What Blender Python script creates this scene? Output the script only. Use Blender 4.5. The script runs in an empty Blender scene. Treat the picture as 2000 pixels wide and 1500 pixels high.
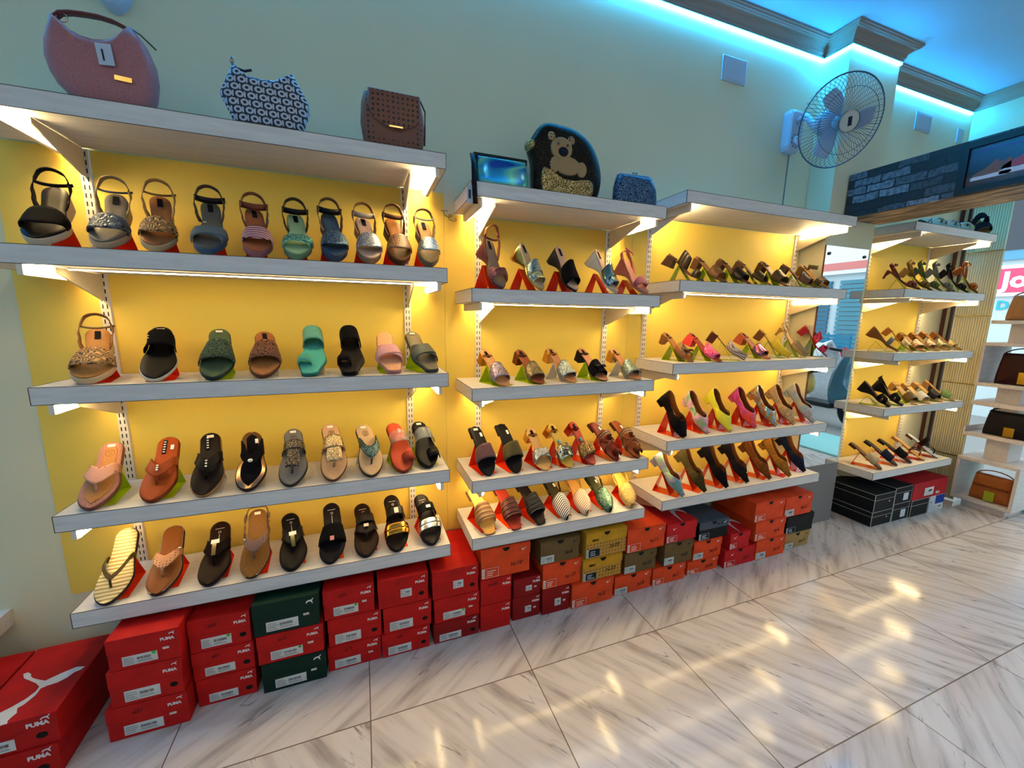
import bpy, bmesh, math, random
from math import sin, cos, pi, radians, sqrt
from mathutils import Vector, Matrix

# measured layout, metres: x along the back wall, y = 0 at the wall, z = 0 at the floor
CAM = {'loc': [0.0, -1.77, 1.3383], 'R': [0.936989, -0.349068, 0.014244], 'U': [0.04391, 0.158118, 0.986443], 'F': [0.346588, 0.923661, -0.163483], 'lens': 14.0194}
SHELF = {'A': {'L': -0.8767, 'R': 0.3006, 'D': 0.2797, 'th': 0.0507, 'z': [1.8997, 1.5137, 1.1273, 0.7422, 0.4225]}, 'B': {'L': 0.3873, 'R': 1.2496, 'D': 0.3011, 'th': 0.0507, 'z': [1.8181, 1.4457, 1.0664, 0.6884, 0.4372]}, 'C': {'L': 1.3582, 'R': 2.5234, 'D': 0.2963, 'th': 0.0507, 'z': [1.9008, 1.5189, 1.1367, 0.7592, 0.45]}, 'D': {'L': 3.0641, 'R': 3.9853, 'D': 0.2923, 'th': 0.0482, 'z': [1.9297, 1.5449, 1.1557, 0.8029, 0.3762]}}
SHOE = { 'A2_1': [-0.8051, -0.2575, 1.5137, 99.5, 37.5],
 'A2_2': [-0.6671, -0.2575, 1.5137, 99.5, 36.2],
 'A2_3': [-0.5497, -0.2575, 1.5137, 103.0, 38.0],
 'A2_4': [-0.4235, -0.2575, 1.5137, 100.7, 37.2],
 'A2_5': [-0.2919, -0.2575, 1.5137, 104.7, 34.5],
 'A2_6': [-0.1801, -0.2575, 1.5137, 99.5, 33.4],
 'A2_7': [-0.0645, -0.2575, 1.5137, 103.3, 37.6],
 'A2_8': [0.0466, -0.2575, 1.5137, 102.1, 36.7],
 'A2_9': [0.1483, -0.2575, 1.5137, 102.0, 38.7],
 'A2_10': [0.2506, -0.2575, 1.5137, 96.4, 39.5],
 'A3_1': [-0.7511, -0.255, 1.1273, 105.2, 27.1],
 'A3_2': [-0.5947, -0.2488, 1.1273, 104.4, 36.3],
 'A3_3': [-0.4377, -0.2691, 1.1273, 100.1, 34.5],
 'A3_4': [-0.3041, -0.2564, 1.1273, 100.1, 31.7],
 'A3_5': [-0.1649, -0.2513, 1.1273, 94.2, 32.2],
 'A3_6': [-0.036, -0.2691, 1.1273, 94.3, 31.9],
 'A3_7': [0.0952, -0.254, 1.1273, 93.2, 31.2],
 'A3_8': [0.2342, -0.2618, 1.1273, 102.9, 31.9],
 'A4_1': [-0.7833, -0.2678, 0.7422, 97.5, 35.7],
 'A4_2': [-0.6374, -0.2634, 0.7422, 95.1, 36.4],
 'A4_3': [-0.5009, -0.267, 0.7422, 98.8, 38.5],
 'A4_4': [-0.3756, -0.2638, 0.7422, 98.7, 35.3],
 'A4_5': [-0.2465, -0.2676, 0.7422, 96.3, 35.6],
 'A4_6': [-0.1097, -0.2648, 0.7422, 98.8, 39.3],
 'A4_7': [0.0225, -0.2661, 0.7422, 101.5, 34.2],
 'A4_8': [0.1385, -0.2627, 0.7422, 100.3, 32.7],
 'A4_9': [0.2356, -0.2446, 0.7422, 97.2, 30.4],
 'A5_1': [-0.7849, -0.2691, 0.4225, 94.6, 38.0],
 'A5_2': [-0.6542, -0.2691, 0.4225, 96.2, 31.1],
 'A5_3': [-0.5138, -0.2691, 0.4225, 96.3, 27.7],
 'A5_4': [-0.3905, -0.2691, 0.4225, 94.3, 41.7],
 'A5_5': [-0.2626, -0.2691, 0.4225, 101.7, 26.4],
 'A5_6': [-0.1369, -0.2691, 0.4225, 94.3, 33.8],
 'A5_7': [-0.0108, -0.2691, 0.4225, 96.8, 25.5],
 'A5_8': [0.1034, -0.2691, 0.4225, 95.9, 33.7],
 'A5_9': [0.2401, -0.2691, 0.4225, 98.6, 27.6],
 'B2_1': [0.5179, -0.279, 1.4457, 115.1, 45.0],
 'B2_2': [0.685, -0.279, 1.4457, 124.9, 41.6],
 'B2_3': [0.8387, -0.279, 1.4457, 114.7, 41.5],
 'B2_4': [1.0366, -0.279, 1.4457, 122.4, 41.3],
 'B2_5': [1.1982, -0.279, 1.4457, 113.0, 32.2],
 'B3_1': [0.5405, -0.2887, 1.0664, 108.2, 21.7],
 'B3_2': [0.6997, -0.2815, 1.0664, 105.9, 20.7],
 'B3_3': [0.8539, -0.283, 1.0664, 109.6, 22.5],
 'B3_4': [1.0091, -0.2821, 1.0664, 104.4, 21.6],
 'B3_5': [1.1841, -0.2905, 1.0664, 105.8, 20.3],
 'B4_1': [0.4785, -0.2676, 0.6884, 99.9, 40.2],
 'B4_2': [0.599, -0.2756, 0.6884, 101.2, 42.3],
 'B4_3': [0.7313, -0.2905, 0.6884, 98.6, 26.0],
 'B4_4': [0.8481, -0.29, 0.6884, 110.6, 34.2],
 'B4_5': [0.9642, -0.2889, 0.6884, 111.7, 33.4],
 'B4_6': [1.091, -0.2905, 0.6884, 99.9, 30.8],
 'B4_7': [1.2076, -0.2905, 0.6884, 94.9, 29.7],
 'B5_1': [0.4796, -0.2905, 0.4372, 101.7, 25.9],
 'B5_2': [0.5978, -0.2905, 0.4372, 101.0, 28.9],
 'B5_3': [0.7176, -0.2837, 0.4372, 104.2, 29.3],
 'B5_4': [0.8408, -0.2876, 0.4372, 93.8, 24.2],
 'B5_5': [0.9497, -0.2797, 0.4372, 88.8, 22.0],
 'B5_6': [1.0703, -0.2895, 0.4372, 89.5, 19.1],
 'B5_7': [1.1904, -0.2905, 0.4372, 78.9, 21.4],
 'C2_1': [1.5199, -0.2742, 1.5189, 120.9, 24.3],
 'C2_2': [1.6679, -0.2742, 1.5189, 105.7, 24.3],
 'C2_3': [1.8242, -0.2742, 1.5189, 105.7, 24.2],
 'C2_4': [1.9675, -0.2742, 1.5189, 113.3, 24.2],
 'C2_5': [2.0989, -0.2742, 1.5189, 94.9, 26.1],
 'C2_6': [2.3094, -0.2742, 1.5189, 112.4, 24.4],
 'C2_7': [2.4139, -0.2742, 1.5189, 90.6, 26.1],
 'C3_1': [1.5165, -0.259, 1.1367, 105.9, 23.0],
 'C3_2': [1.6697, -0.2827, 1.1367, 108.2, 22.5],
 'C3_3': [1.8502, -0.2625, 1.1367, 132.4, 27.1],
 'C3_4': [2.061, -0.2439, 1.1367, 99.5, 22.9],
 'C3_5': [2.2339, -0.2258, 1.1367, 119.9, 29.8],
 'C3_6': [2.3867, -0.2166, 1.1367, 109.4, 35.9],
 'C3_7': [2.5688, -0.2166, 1.1367, 123.3, 40.5],
 'C4_1': [1.484, -0.2791, 0.7592, 101.4, 43.2],
 'C4_2': [1.65, -0.2635, 0.7592, 88.8, 35.3],
 'C4_3': [1.7987, -0.2727, 0.7592, 92.8, 39.6],
 'C4_4': [1.9895, -0.2642, 0.7592, 88.3, 37.4],
 'C4_5': [2.1401, -0.2684, 0.7592, 97.1, 40.2],
 'C4_6': [2.2729, -0.2765, 0.7592, 96.2, 40.5],
 'C4_7': [2.4315, -0.2796, 0.7592, 103.9, 41.5],
 'C5_1': [1.4979, -0.2857, 0.45, 117.5, 40.1],
 'C5_2': [1.6467, -0.283, 0.45, 114.7, 41.9],
 'C5_3': [1.8032, -0.2793, 0.45, 111.2, 44.2],
 'C5_4': [1.971, -0.2652, 0.45, 110.4, 43.4],
 'C5_5': [2.1389, -0.2711, 0.45, 111.4, 40.2],
 'C5_6': [2.2855, -0.2811, 0.45, 109.6, 40.8],
 'C5_7': [2.4433, -0.2601, 0.45, 99.6, 41.0],
 'D1_1': [3.4101, -0.2702, 1.9297, 55.5, 20.8],
 'D1_2': [3.5661, -0.2702, 1.9297, 53.7, 20.5],
 'D1_3': [3.7168, -0.2702, 1.9297, 50.5, 20.8],
 'D1_4': [3.9125, -0.2702, 1.9297, 46.4, 32.4],
 'D2_1': [3.2687, -0.2702, 1.5449, 122.3, 23.0],
 'D2_2': [3.3969, -0.2702, 1.5449, 123.5, 30.8],
 'D2_3': [3.5005, -0.2702, 1.5449, 122.5, 32.9],
 'D2_4': [3.6554, -0.2702, 1.5449, 121.2, 34.4],
 'D2_5': [3.817, -0.2702, 1.5449, 120.4, 35.0],
 'D2_6': [3.933, -0.2702, 1.5449, 122.7, 44.7],
 'D3_1': [3.2203, -0.2346, 1.1557, 117.5, 31.5],
 'D3_2': [3.3588, -0.2455, 1.1557, 116.4, 34.4],
 'D3_3': [3.506, -0.2495, 1.1557, 80.6, 19.7],
 'D3_4': [3.6864, -0.242, 1.1557, 89.8, 20.1],
 'D3_5': [3.8455, -0.2284, 1.1557, 95.5, 22.2],
 'D3_6': [4.0264, -0.2165, 1.1557, 98.4, 21.6],
 'D4_1': [3.186, -0.2601, 0.8029, 111.1, 27.8],
 'D4_2': [3.312, -0.2663, 0.8029, 109.9, 28.7],
 'D4_3': [3.4592, -0.278, 0.8029, 83.2, 23.8],
 'D4_4': [3.5998, -0.2817, 0.8029, 83.7, 18.9],
 'D4_5': [3.7654, -0.2735, 0.8029, 90.5, 18.9],
 'D4_6': [3.8986, -0.2807, 0.8029, 108.8, 22.4],
 'D5_1': [3.206, -0.2645, 0.3762, 107.7, 34.1],
 'D5_2': [3.3912, -0.2571, 0.3762, 107.5, 33.0],
 'D5_3': [3.5582, -0.2568, 0.3762, 107.4, 30.5],
 'D5_4': [3.7178, -0.256, 0.3762, 105.9, 32.6],
 'D5_5': [3.8847, -0.2565, 0.3762, 104.8, 34.1]}
BOX = { 'p3': [-0.802, -0.5829, -0.3497, 0.0, 0.1176],
 'p2': [-0.7839, -0.587, -0.3497, 0.1176, 0.1277],
 'p1': [-0.7745, -0.585, -0.3497, 0.2453, 0.1084],
 'p6': [-0.5858, -0.4047, -0.3045, 0.0, 0.1035],
 'p5': [-0.5937, -0.4035, -0.3045, 0.1035, 0.1056],
 'p4': [-0.5972, -0.4063, -0.3045, 0.2092, 0.1204],
 'p9': [-0.3874, -0.177, -0.3219, 0.0, 0.1165],
 'p8': [-0.3944, -0.1711, -0.3219, 0.1165, 0.1131],
 'p7': [-0.3996, -0.1879, -0.3219, 0.2296, 0.1234],
 'p12': [-0.1767, 0.0179, -0.3018, 0.0, 0.1027],
 'p11': [-0.1705, 0.0229, -0.3018, 0.1027, 0.1151],
 'p10': [-0.1897, 0.0013, -0.3018, 0.2178, 0.1196],
 'p15': [0.0175, 0.2075, -0.3069, 0.0, 0.1041],
 'p14': [0.027, 0.2158, -0.3069, 0.1041, 0.1125],
 'p13': [0.0107, 0.2051, -0.3069, 0.2166, 0.1226],
 'p18': [0.2201, 0.4152, -0.3063, 0.0, 0.0933],
 'p17': [0.224, 0.4196, -0.3063, 0.0933, 0.1096],
 'p16': [0.218, 0.4139, -0.3063, 0.2029, 0.1253],
 'p20': [0.4173, 0.5596, -0.3071, 0.0, 0.1285],
 'p19': [0.4194, 0.5613, -0.3071, 0.1285, 0.1264],
 'n1': [0.421, 0.6469, -0.3071, 0.2549, 0.1433],
 'p22': [0.5707, 0.7091, -0.2936, 0.0, 0.1111],
 'p21': [0.5738, 0.7123, -0.2936, 0.1111, 0.0914],
 'p23': [0.7072, 0.8539, -0.3054, 0.0, 0.1275],
 'n3': [0.7075, 0.9087, -0.3054, 0.1275, 0.1254],
 'n2': [0.6941, 0.8945, -0.3054, 0.2529, 0.1109],
 'n6': [0.855, 1.0833, -0.3175, 0.0, 0.1253],
 'n5': [0.9077, 1.1252, -0.3175, 0.1253, 0.115],
 'n4': [0.918, 1.1427, -0.3175, 0.2404, 0.1292],
 'n9': [1.0956, 1.3159, -0.3083, 0.0, 0.1035],
 'n8': [1.1454, 1.3381, -0.3083, 0.1035, 0.1113],
 'n7': [1.1536, 1.4237, -0.3083, 0.2148, 0.1241],
 'n12': [1.3207, 1.5322, -0.3116, 0.0, 0.0977],
 'n11': [1.3435, 1.5692, -0.3116, 0.0977, 0.1242],
 'n10': [1.3881, 1.5858, -0.3116, 0.2219, 0.1049],
 'n15': [1.5546, 1.7717, -0.3009, 0.0, 0.0778],
 'n14': [1.5873, 1.8045, -0.3009, 0.0778, 0.1076],
 'n13': [1.6128, 1.8555, -0.3009, 0.1854, 0.106],
 'n17': [1.7789, 2.0227, -0.3206, 0.0, 0.1049],
 'n16': [1.781, 1.97, -0.3206, 0.1049, 0.0952],
 'n20': [2.0247, 2.2616, -0.3227, 0.0, 0.1201],
 'n19': [2.0025, 2.2443, -0.3227, 0.1201, 0.1163],
 'n18': [1.9839, 2.2185, -0.3227, 0.2364, 0.1159],
 'n23': [2.288, 2.5007, -0.3036, 0.0, 0.0981],
 'n22': [2.2827, 2.518, -0.3036, 0.0981, 0.1121],
 'n21': [2.2505, 2.4846, -0.3036, 0.2101, 0.1275],
 'd2': [3.105, 3.3215, -0.3044, 0.0, 0.1009],
 'd1': [3.1094, 3.3304, -0.3044, 0.1009, 0.1229],
 'd4': [3.3252, 3.5338, -0.3056, 0.0, 0.1246],
 'd3': [3.3233, 3.5239, -0.3056, 0.1246, 0.1171],
 'd6': [3.5191, 3.7362, -0.3113, 0.0, 0.1215],
 'd5': [3.5024, 3.9427, -0.3113, 0.1215, 0.1271],
 'd7': [3.7494, 3.9407, -0.3083, 0.0, 0.1077]}

SC = bpy.context.scene
COL = SC.collection

# ------------------------------------------------------------ camera, world, exposure
cd = bpy.data.cameras.new('camera'); cd.sensor_width = 36; cd.lens = CAM['lens']; cd.clip_start = .02; cd.clip_end = 200
cam = bpy.data.objects.new('camera', cd); COL.objects.link(cam)
_R, _U, _F = (Vector(CAM[k]) for k in 'RUF')
cam.matrix_world = Matrix(((_R.x, _U.x, -_F.x, CAM['loc'][0]), (_R.y, _U.y, -_F.y, CAM['loc'][1]), (_R.z, _U.z, -_F.z, CAM['loc'][2]), (0, 0, 0, 1)))
SC.camera = cam
SC.view_settings.view_transform = 'Standard'; SC.view_settings.look = 'None'
SC.view_settings.exposure = EXPOSURE = 0.08
SC.view_settings.gamma = 1; SC.view_settings.use_curve_mapping = False
w = bpy.data.worlds.new('sky'); SC.world = w; w.use_nodes = True
bg = w.node_tree.nodes['Background']; bg.inputs[0].default_value = (.72, .88, 1, 1); bg.inputs[1].default_value = 2.6
SC.cycles.use_denoising = True
SC.cycles.max_bounces = 7; SC.cycles.diffuse_bounces = 4; SC.cycles.glossy_bounces = 3; SC.cycles.transmission_bounces = 3
SC.cycles.sample_clamp_indirect = 6
LAMP_WARM = (1, .74, .34); WARM_POWER = 120.0
LED_COL = (.014, .40, 1.0); LED_POWER = 125.0
PANEL_COL = (1.0, .82, .76); PANEL_POWER = 6.2
pl = bpy.data.lights.new('doorway_portal', 'AREA'); pl.shape = 'RECTANGLE'; pl.size = 3.6; pl.size_y = 2.3; pl.cycles.is_portal = True
po = bpy.data.objects.new('doorway_portal', pl); COL.objects.link(po)
po.location = (4.36, -2.1, 1.15); po.rotation_euler = (0, pi / 2, 0); po.rotation_euler = (pi / 2, 0, pi / 2)

# ------------------------------------------------------------ materials
def lin(h):
    if not isinstance(h, str): return tuple(h)
    c = [int(h[i:i + 2], 16) / 255 for i in (0, 2, 4)]
    return tuple(x / 12.92 if x <= .04045 else ((x + .055) / 1.055) ** 2.4 for x in c)
_MC = {}
class NT:
    def __init__(s, name):
        s.m = bpy.data.materials.new(name); s.m.use_nodes = True; s.t = s.m.node_tree
        s.b = s.t.nodes['Principled BSDF']
    def n(s, typ, **kw):
        nd = s.t.nodes.new(typ)
        for k, v in kw.items():
            if k[0] == '_': setattr(nd, k[1:], v)
            else: nd.inputs[k.replace('_', ' ')].default_value = v
        return nd
    def l(s, a, b): s.t.links.new(a, b)
    def co(s, which='Object', scale=None, rot=None, loc=None):
        tc = s.n('ShaderNodeTexCoord'); o = tc.outputs[which]
        if scale is not None or rot is not None or loc is not None:
            mp = s.n('ShaderNodeMapping')
            if scale is not None: mp.inputs['Scale'].default_value = scale
            if rot is not None: mp.inputs['Rotation'].default_value = rot
            if loc is not None: mp.inputs['Location'].default_value = loc
            s.l(o, mp.inputs[0]); o = mp.outputs[0]
        return o
    def ramp(s, fac, stops, interp='LINEAR'):
        r = s.n('ShaderNodeValToRGB'); r.color_ramp.interpolation = interp
        e = r.color_ramp.elements
        while len(e) > len(stops): e.remove(e[-1])
        while len(e) < len(stops): e.new(1)
        for q, (p, c) in zip(e, stops): q.position = p; q.color = (*lin(c), 1)
        s.l(fac, r.inputs[0]); return r.outputs[0]
    def bump(s, h, strength=.3, dist=.002):
        b = s.n('ShaderNodeBump'); b.inputs['Strength'].default_value = strength; b.inputs['Distance'].default_value = dist
        s.l(h, b.inputs['Height']); s.l(b.outputs[0], s.b.inputs['Normal'])
    def col(s, o): s.l(o, s.b.inputs['Base Color'])
def mat(kind, *c, rough=None):
    key = (kind,) + tuple(c) + (rough,)
    if key in _MC: return _MC[key]
    N = NT(kind + '_' + '_'.join(str(x) for x in c)[:30]); b = N.b; c1 = lin(c[0])
    b.inputs['Base Color'].default_value = (*c1, 1)
    R = dict(paint=.75, leather=.45, suede=.95, patent=.12, metal=.22, glitter=.35, laminate=.5, plastic=.35, card=.6, cloth=.9, rubber=.8).get(kind, .5)
    b.inputs['Roughness'].default_value = R if rough is None else rough
    b.inputs['Specular IOR Level'].default_value = {'card': .2, 'leather': .13, 'suede': .1, 'cloth': .1, 'patent': .6, 'laminate': .3, 'paint': .25, 'plastic': .35}.get(kind, .35)
    if kind == 'metal': b.inputs['Metallic'].default_value = 1
    elif kind == 'leather':
        nz = N.n('ShaderNodeTexNoise', Scale=260.0, Detail=3.0); N.l(N.co(), nz.inputs[0])
        N.col(N.ramp(nz.outputs[0], [(.3, [x * .82 for x in c1]), (.7, [min(1, x * 1.12) for x in c1])])); N.bump(nz.outputs[0], .25, .0006)
    elif kind in ('suede', 'cloth'):
        nz = N.n('ShaderNodeTexNoise', Scale=90.0, Detail=5.0); N.l(N.co(), nz.inputs[0])
        N.col(N.ramp(nz.outputs[0], [(.3, [x * .65 for x in c1]), (.7, [min(1, x * 1.3) for x in c1])])); N.bump(nz.outputs[0], .4, .001)
    elif kind == 'glitter':
        v = N.n('ShaderNodeTexVoronoi', Scale=520.0); N.l(N.co(), v.inputs[0])
        c2 = lin(c[1]) if len(c) > 1 else [min(1, x * 2.5 + .1) for x in c1]
        sp = N.n('ShaderNodeSeparateColor'); N.l(v.outputs['Color'], sp.inputs[0])
        N.col(N.ramp(sp.outputs[0], [(.1, [x * .4 for x in c1]), (.5, c1), (.9, c2)])); b.inputs['Metallic'].default_value = .7
        N.bump(v.outputs[0], .5, .001)
    elif kind == 'holo':
        nz = N.n('ShaderNodeTexNoise', Scale=22.0, Detail=1.0, Distortion=1.5); N.l(N.co(), nz.inputs[0])
        N.col(N.ramp(nz.outputs[0], [(.3 + .4 * i / (len(c) - 1), x) for i, x in enumerate(c)]))
        b.inputs['Metallic'].default_value = .55; b.inputs['Roughness'].default_value = .18
    elif kind == 'sheen':
        nz = N.n('ShaderNodeTexNoise', Scale=7.0, Detail=1.0, Distortion=.4); N.l(N.co(scale=(.6, 1, 2.2)), nz.inputs[0])
        N.col(N.ramp(nz.outputs[0], [(.3 + .4 * i / (len(c) - 1), x) for i, x in enumerate(c)]))
        b.inputs['Metallic'].default_value = .55; b.inputs['Roughness'].default_value = .2
    elif kind == 'tie':
        nz = N.n('ShaderNodeTexNoise', Scale=16.0, Detail=2.0, Distortion=.6); N.l(N.co(), nz.inputs[0])
        N.col(N.ramp(nz.outputs[0], [(.33 + .34 * i / (len(c) - 1), x) for i, x in enumerate(c)])); b.inputs['Roughness'].default_value = .3
    elif kind == 'braid':
        wv = N.n('ShaderNodeTexWave', Scale=34.0, Distortion=9.0, Detail=0.0); wv.inputs['Detail Scale'].default_value = 2.2; N.l(N.co(scale=(1, 1.6, 1)), wv.inputs[0])
        N.col(N.ramp(wv.outputs[1], [(.15, [x * .12 for x in c1]), (.5, c1), (.9, [min(1, x * 1.5) for x in c1])])); N.bump(wv.outputs[1], .8, .004)
    elif kind == 'ridge':    # padded / quilted ribs across the foot
        wv = N.n('ShaderNodeTexWave', Scale=c[1] if len(c) > 1 else 14.0); N.l(N.co(), wv.inputs[0])
        N.col(N.ramp(wv.outputs[1], [(.0, [x * .35 for x in c1]), (.4, c1)])); N.bump(wv.outputs[1], .9, .004)
    elif kind == 'zigzag':
        wv = N.n('ShaderNodeTexWave', Scale=30.0); 
        tc = N.n('ShaderNodeTexCoord'); sx = N.n('ShaderNodeSeparateXYZ'); N.l(tc.outputs['Object'], sx.inputs[0])
        ab = N.n('ShaderNodeMath', _operation='ABSOLUTE'); N.l(sx.outputs[1], ab.inputs[0])
        ml = N.n('ShaderNodeMath', _operation='MULTIPLY'); N.l(ab.outputs[0], ml.inputs[0]); ml.inputs[1].default_value = .7
        ad = N.n('ShaderNodeMath', _operation='ADD'); N.l(sx.outputs[0], ad.inputs[0]); N.l(ml.outputs[0], ad.inputs[1])
        cx = N.n('ShaderNodeCombineXYZ'); N.l(ad.outputs[0], cx.inputs[0]); N.l(cx.outputs[0], wv.inputs[0])
        N.col(N.ramp(wv.outputs[1], [(.35, c[0]), (.6, c[1])]))
    elif kind == 'weave':
        ck = N.n('ShaderNodeTexChecker', Scale=190.0); N.l(N.co(rot=(0, 0, .6)), ck.inputs[0])
        N.col(N.ramp(ck.outputs[1], [(.4, c[0]), (.6, c[1])]))
    elif kind == 'dots':     # punched or printed dots
        v = N.n('ShaderNodeTexVoronoi', Scale=c[2] if len(c) > 2 else 120.0, Randomness=.15); N.l(N.co(), v.inputs[0])
        N.col(N.ramp(v.outputs[0], [(.22, c[1]), (.3, c[0])]))
    elif kind == 'stripe':
        wv = N.n('ShaderNodeTexWave', Scale=c[2] if len(c) > 2 else 20.0, Distortion=1.2); N.l(N.co(), wv.inputs[0])
        N.col(N.ramp(wv.outputs[1], [(.25, c[0]), (.75, c[1])])); N.bump(wv.outputs[1], .5, .003)
    elif kind == 'acrylic':
        b.inputs['Roughness'].default_value = .1; b.inputs['Transmission Weight'].default_value = .15; b.inputs['Subsurface Weight'].default_value = .0
    elif kind == 'glass':
        b.inputs['Transmission Weight'].default_value = .85; b.inputs['Roughness'].default_value = .08; b.inputs['IOR'].default_value = 1.15
    elif kind == 'emit':
        b.inputs['Base Color'].default_value = (0, 0, 0, 1); b.inputs['Emission Color'].default_value = (*c1, 1); b.inputs['Emission Strength'].default_value = c[1]
    elif kind == 'card':
        nz = N.n('ShaderNodeTexNoise', Scale=14.0, Detail=4.0); N.l(N.co(), nz.inputs[0])
        N.col(N.ramp(nz.outputs[0], [(.3, [x * .8 for x in c1]), (.7, [min(1, x * 1.1) for x in c1])]))
    elif kind == 'laminate':
        nz = N.n('ShaderNodeTexNoise', Scale=9.0, Detail=6.0, Distortion=.5); N.l(N.co(scale=(1, 9, 9)), nz.inputs[0])
        N.col(N.ramp(nz.outputs[0], [(.3, [x * .88 for x in c1]), (.7, [min(1, x * 1.05) for x in c1])]))
    elif kind == 'paint':
        nz = N.n('ShaderNodeTexNoise', Scale=1.2, Detail=5.0); N.l(N.co(), nz.inputs[0])
        N.col(N.ramp(nz.outputs[0], [(.3, [x * .95 for x in c1]), (.7, [min(1, x * 1.03) for x in c1])]))
        n2 = N.n('ShaderNodeTexNoise', Scale=220.0); N.l(N.co(), n2.inputs[0]); N.bump(n2.outputs[0], .06, .001)
    _MC[key] = N.m; return N.m
def mspec(s):
    return mat(*s) if isinstance(s, tuple) else s

# ------------------------------------------------------------ mesh helpers
class MB:
    def __init__(s): s.v = []; s.f = []; s.mi = []; s.sm = []
    def add(s, vs, fs, mi=0, smooth=False, M=None):
        o = len(s.v)
        s.v += [tuple(M @ Vector(p)) if M else tuple(p) for p in vs]
        for f in fs: s.f.append(tuple(i + o for i in f)); s.mi.append(mi); s.sm.append(smooth)
        return s
    def box(s, x0, x1, y0, y1, z0, z1, mi=0, M=None):
        vs = [(x, y, z) for z in (z0, z1) for y in (y0, y1) for x in (x0, x1)]
        return s.add(vs, [(0, 2, 3, 1), (4, 5, 7, 6), (0, 1, 5, 4), (2, 6, 7, 3), (0, 4, 6, 2), (1, 3, 7, 5)], mi, False, M)
    def grid(s, rows, mi=0, smooth=True, closeu=False, closev=False, M=None):
        n = len(rows); m = len(rows[0]); vs = [p for r in rows for p in r]; fs = []
        for i in range(n if closeu else n - 1):
            for j in range(m if closev else m - 1):
                a = i * m + j; b_ = i * m + (j + 1) % m; c_ = ((i + 1) % n) * m + (j + 1) % m; d_ = ((i + 1) % n) * m + j
                fs.append((a, b_, c_, d_))
        return s.add(vs, fs, mi, smooth, M)
    def loft(s, rings, mi=0, smooth=True, M=None):   # closed rings, capped
        s.grid(rings, mi, smooth, False, True, M); m = len(rings[0])
        s.add(rings[0], [tuple(reversed(range(m)))], mi, False, M); s.add(rings[-1], [tuple(range(m))], mi, False, M); return s
    def prism(s, pts, y0, y1, mi=0, M=None, ax='y'):   # 2D outline extruded
        def P(p, d): return {'y': (p[0], d, p[1]), 'z': (p[0], p[1], d), 'x': (d, p[0], p[1])}[ax]
        n = len(pts)
        s.add([P(p, y0) for p in pts] + [P(p, y1) for p in pts], [tuple(range(n)), tuple(reversed(range(n, 2 * n)))] + [(i, i + n, (i + 1) % n + n, (i + 1) % n) for i in range(n)], mi, False, M); return s
    def tube(s, pts, r, seg=8, mi=0, closed=False, M=None):
        pts = [Vector(p) for p in pts]; n = len(pts); rings = []
        for i, p in enumerate(pts):
            a = pts[(i - 1) % n] if closed else pts[max(i - 1, 0)]; b_ = pts[(i + 1) % n] if closed else pts[min(i + 1, n - 1)]
            t = (b_ - a).normalized(); u = t.cross(Vector((0, 0, 1)))
            if u.length < .05: u = t.cross(Vector((0, 1, 0)))
            u.normalize(); v = t.cross(u); rr = r[i] if isinstance(r, (list, tuple)) else r
            rings.append([p + (u * cos(2 * pi * k / seg) + v * sin(2 * pi * k / seg)) * rr for k in range(seg)])
        if closed: s.grid(rings, mi, True, True, True, M)
        else: s.loft(rings, mi, True, M)
        return s
    def lathe(s, prof, seg=24, mi=0, M=None, smooth=True):   # prof (r,z) about z
        s.loft([[(r * cos(2 * pi * k / seg), r * sin(2 * pi * k / seg), z) for k in range(seg)] for r, z in prof], mi, smooth, M); return s
    def ball(s, c, r, seg=10, mi=0, sc=(1, 1, 1)):
        rings = [[(c[0] + sc[0] * r * sin(a) * cos(2 * pi * k / seg), c[1] + sc[1] * r * sin(a) * sin(2 * pi * k / seg), c[2] - sc[2] * r * cos(a)) for k in range(seg)] for a in [pi * (.03 + .94 * i / 7) for i in range(8)]]
        return s.loft(rings, mi)
    def ribbon(s, pts, wd, width, th, mi=0, M=None):   # flat strap along a curve; wd(i)->unit width vector
        pts = [Vector(p) for p in pts]; n = len(pts); rings = []
        for i, p in enumerate(pts):
            t = (pts[min(i + 1, n - 1)] - pts[max(i - 1, 0)]).normalized(); wv = Vector(wd(i)); wv = (wv - t * wv.dot(t)).normalized(); nn = t.cross(wv)
            a = wv * width / 2; b_ = nn * th / 2; rings.append([p - a - b_, p + a - b_, p + a + b_, p - a + b_])
        s.loft(rings, mi, True, M); return s
    def slab(s, rows, th, mi=0, mi2=None):   # thick surface from a grid, pushed along its normals
        n = len(rows); m = len(rows[0]); R = [[Vector(p) for p in r] for r in rows]; R2 = []
        for i in range(n):
            q = []
            for j in range(m):
                du = R[min(i + 1, n - 1)][j] - R[max(i - 1, 0)][j]; dv = R[i][min(j + 1, m - 1)] - R[i][max(j - 1, 0)]
                nn = du.cross(dv); nn = nn.normalized() if nn.length > 1e-9 else Vector((0, 0, 1)); q.append(R[i][j] - nn * th)
            R2.append(q)
        s.grid(R, mi); s.grid([list(reversed(r)) for r in R2], mi if mi2 is None else mi2)
        for A, B in ((R, R2),):
            for i in range(n - 1):
                s.add([A[i][0], A[i + 1][0], B[i + 1][0], B[i][0]], [(0, 1, 2, 3)], mi); s.add([A[i][-1], A[i + 1][-1], B[i + 1][-1], B[i][-1]], [(3, 2, 1, 0)], mi)
            for j in range(m - 1):
                s.add([A[0][j], A[0][j + 1], B[0][j + 1], B[0][j]], [(3, 2, 1, 0)], mi); s.add([A[-1][j], A[-1][j + 1], B[-1][j + 1], B[-1][j]], [(0, 1, 2, 3)], mi)
        return s
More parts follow.
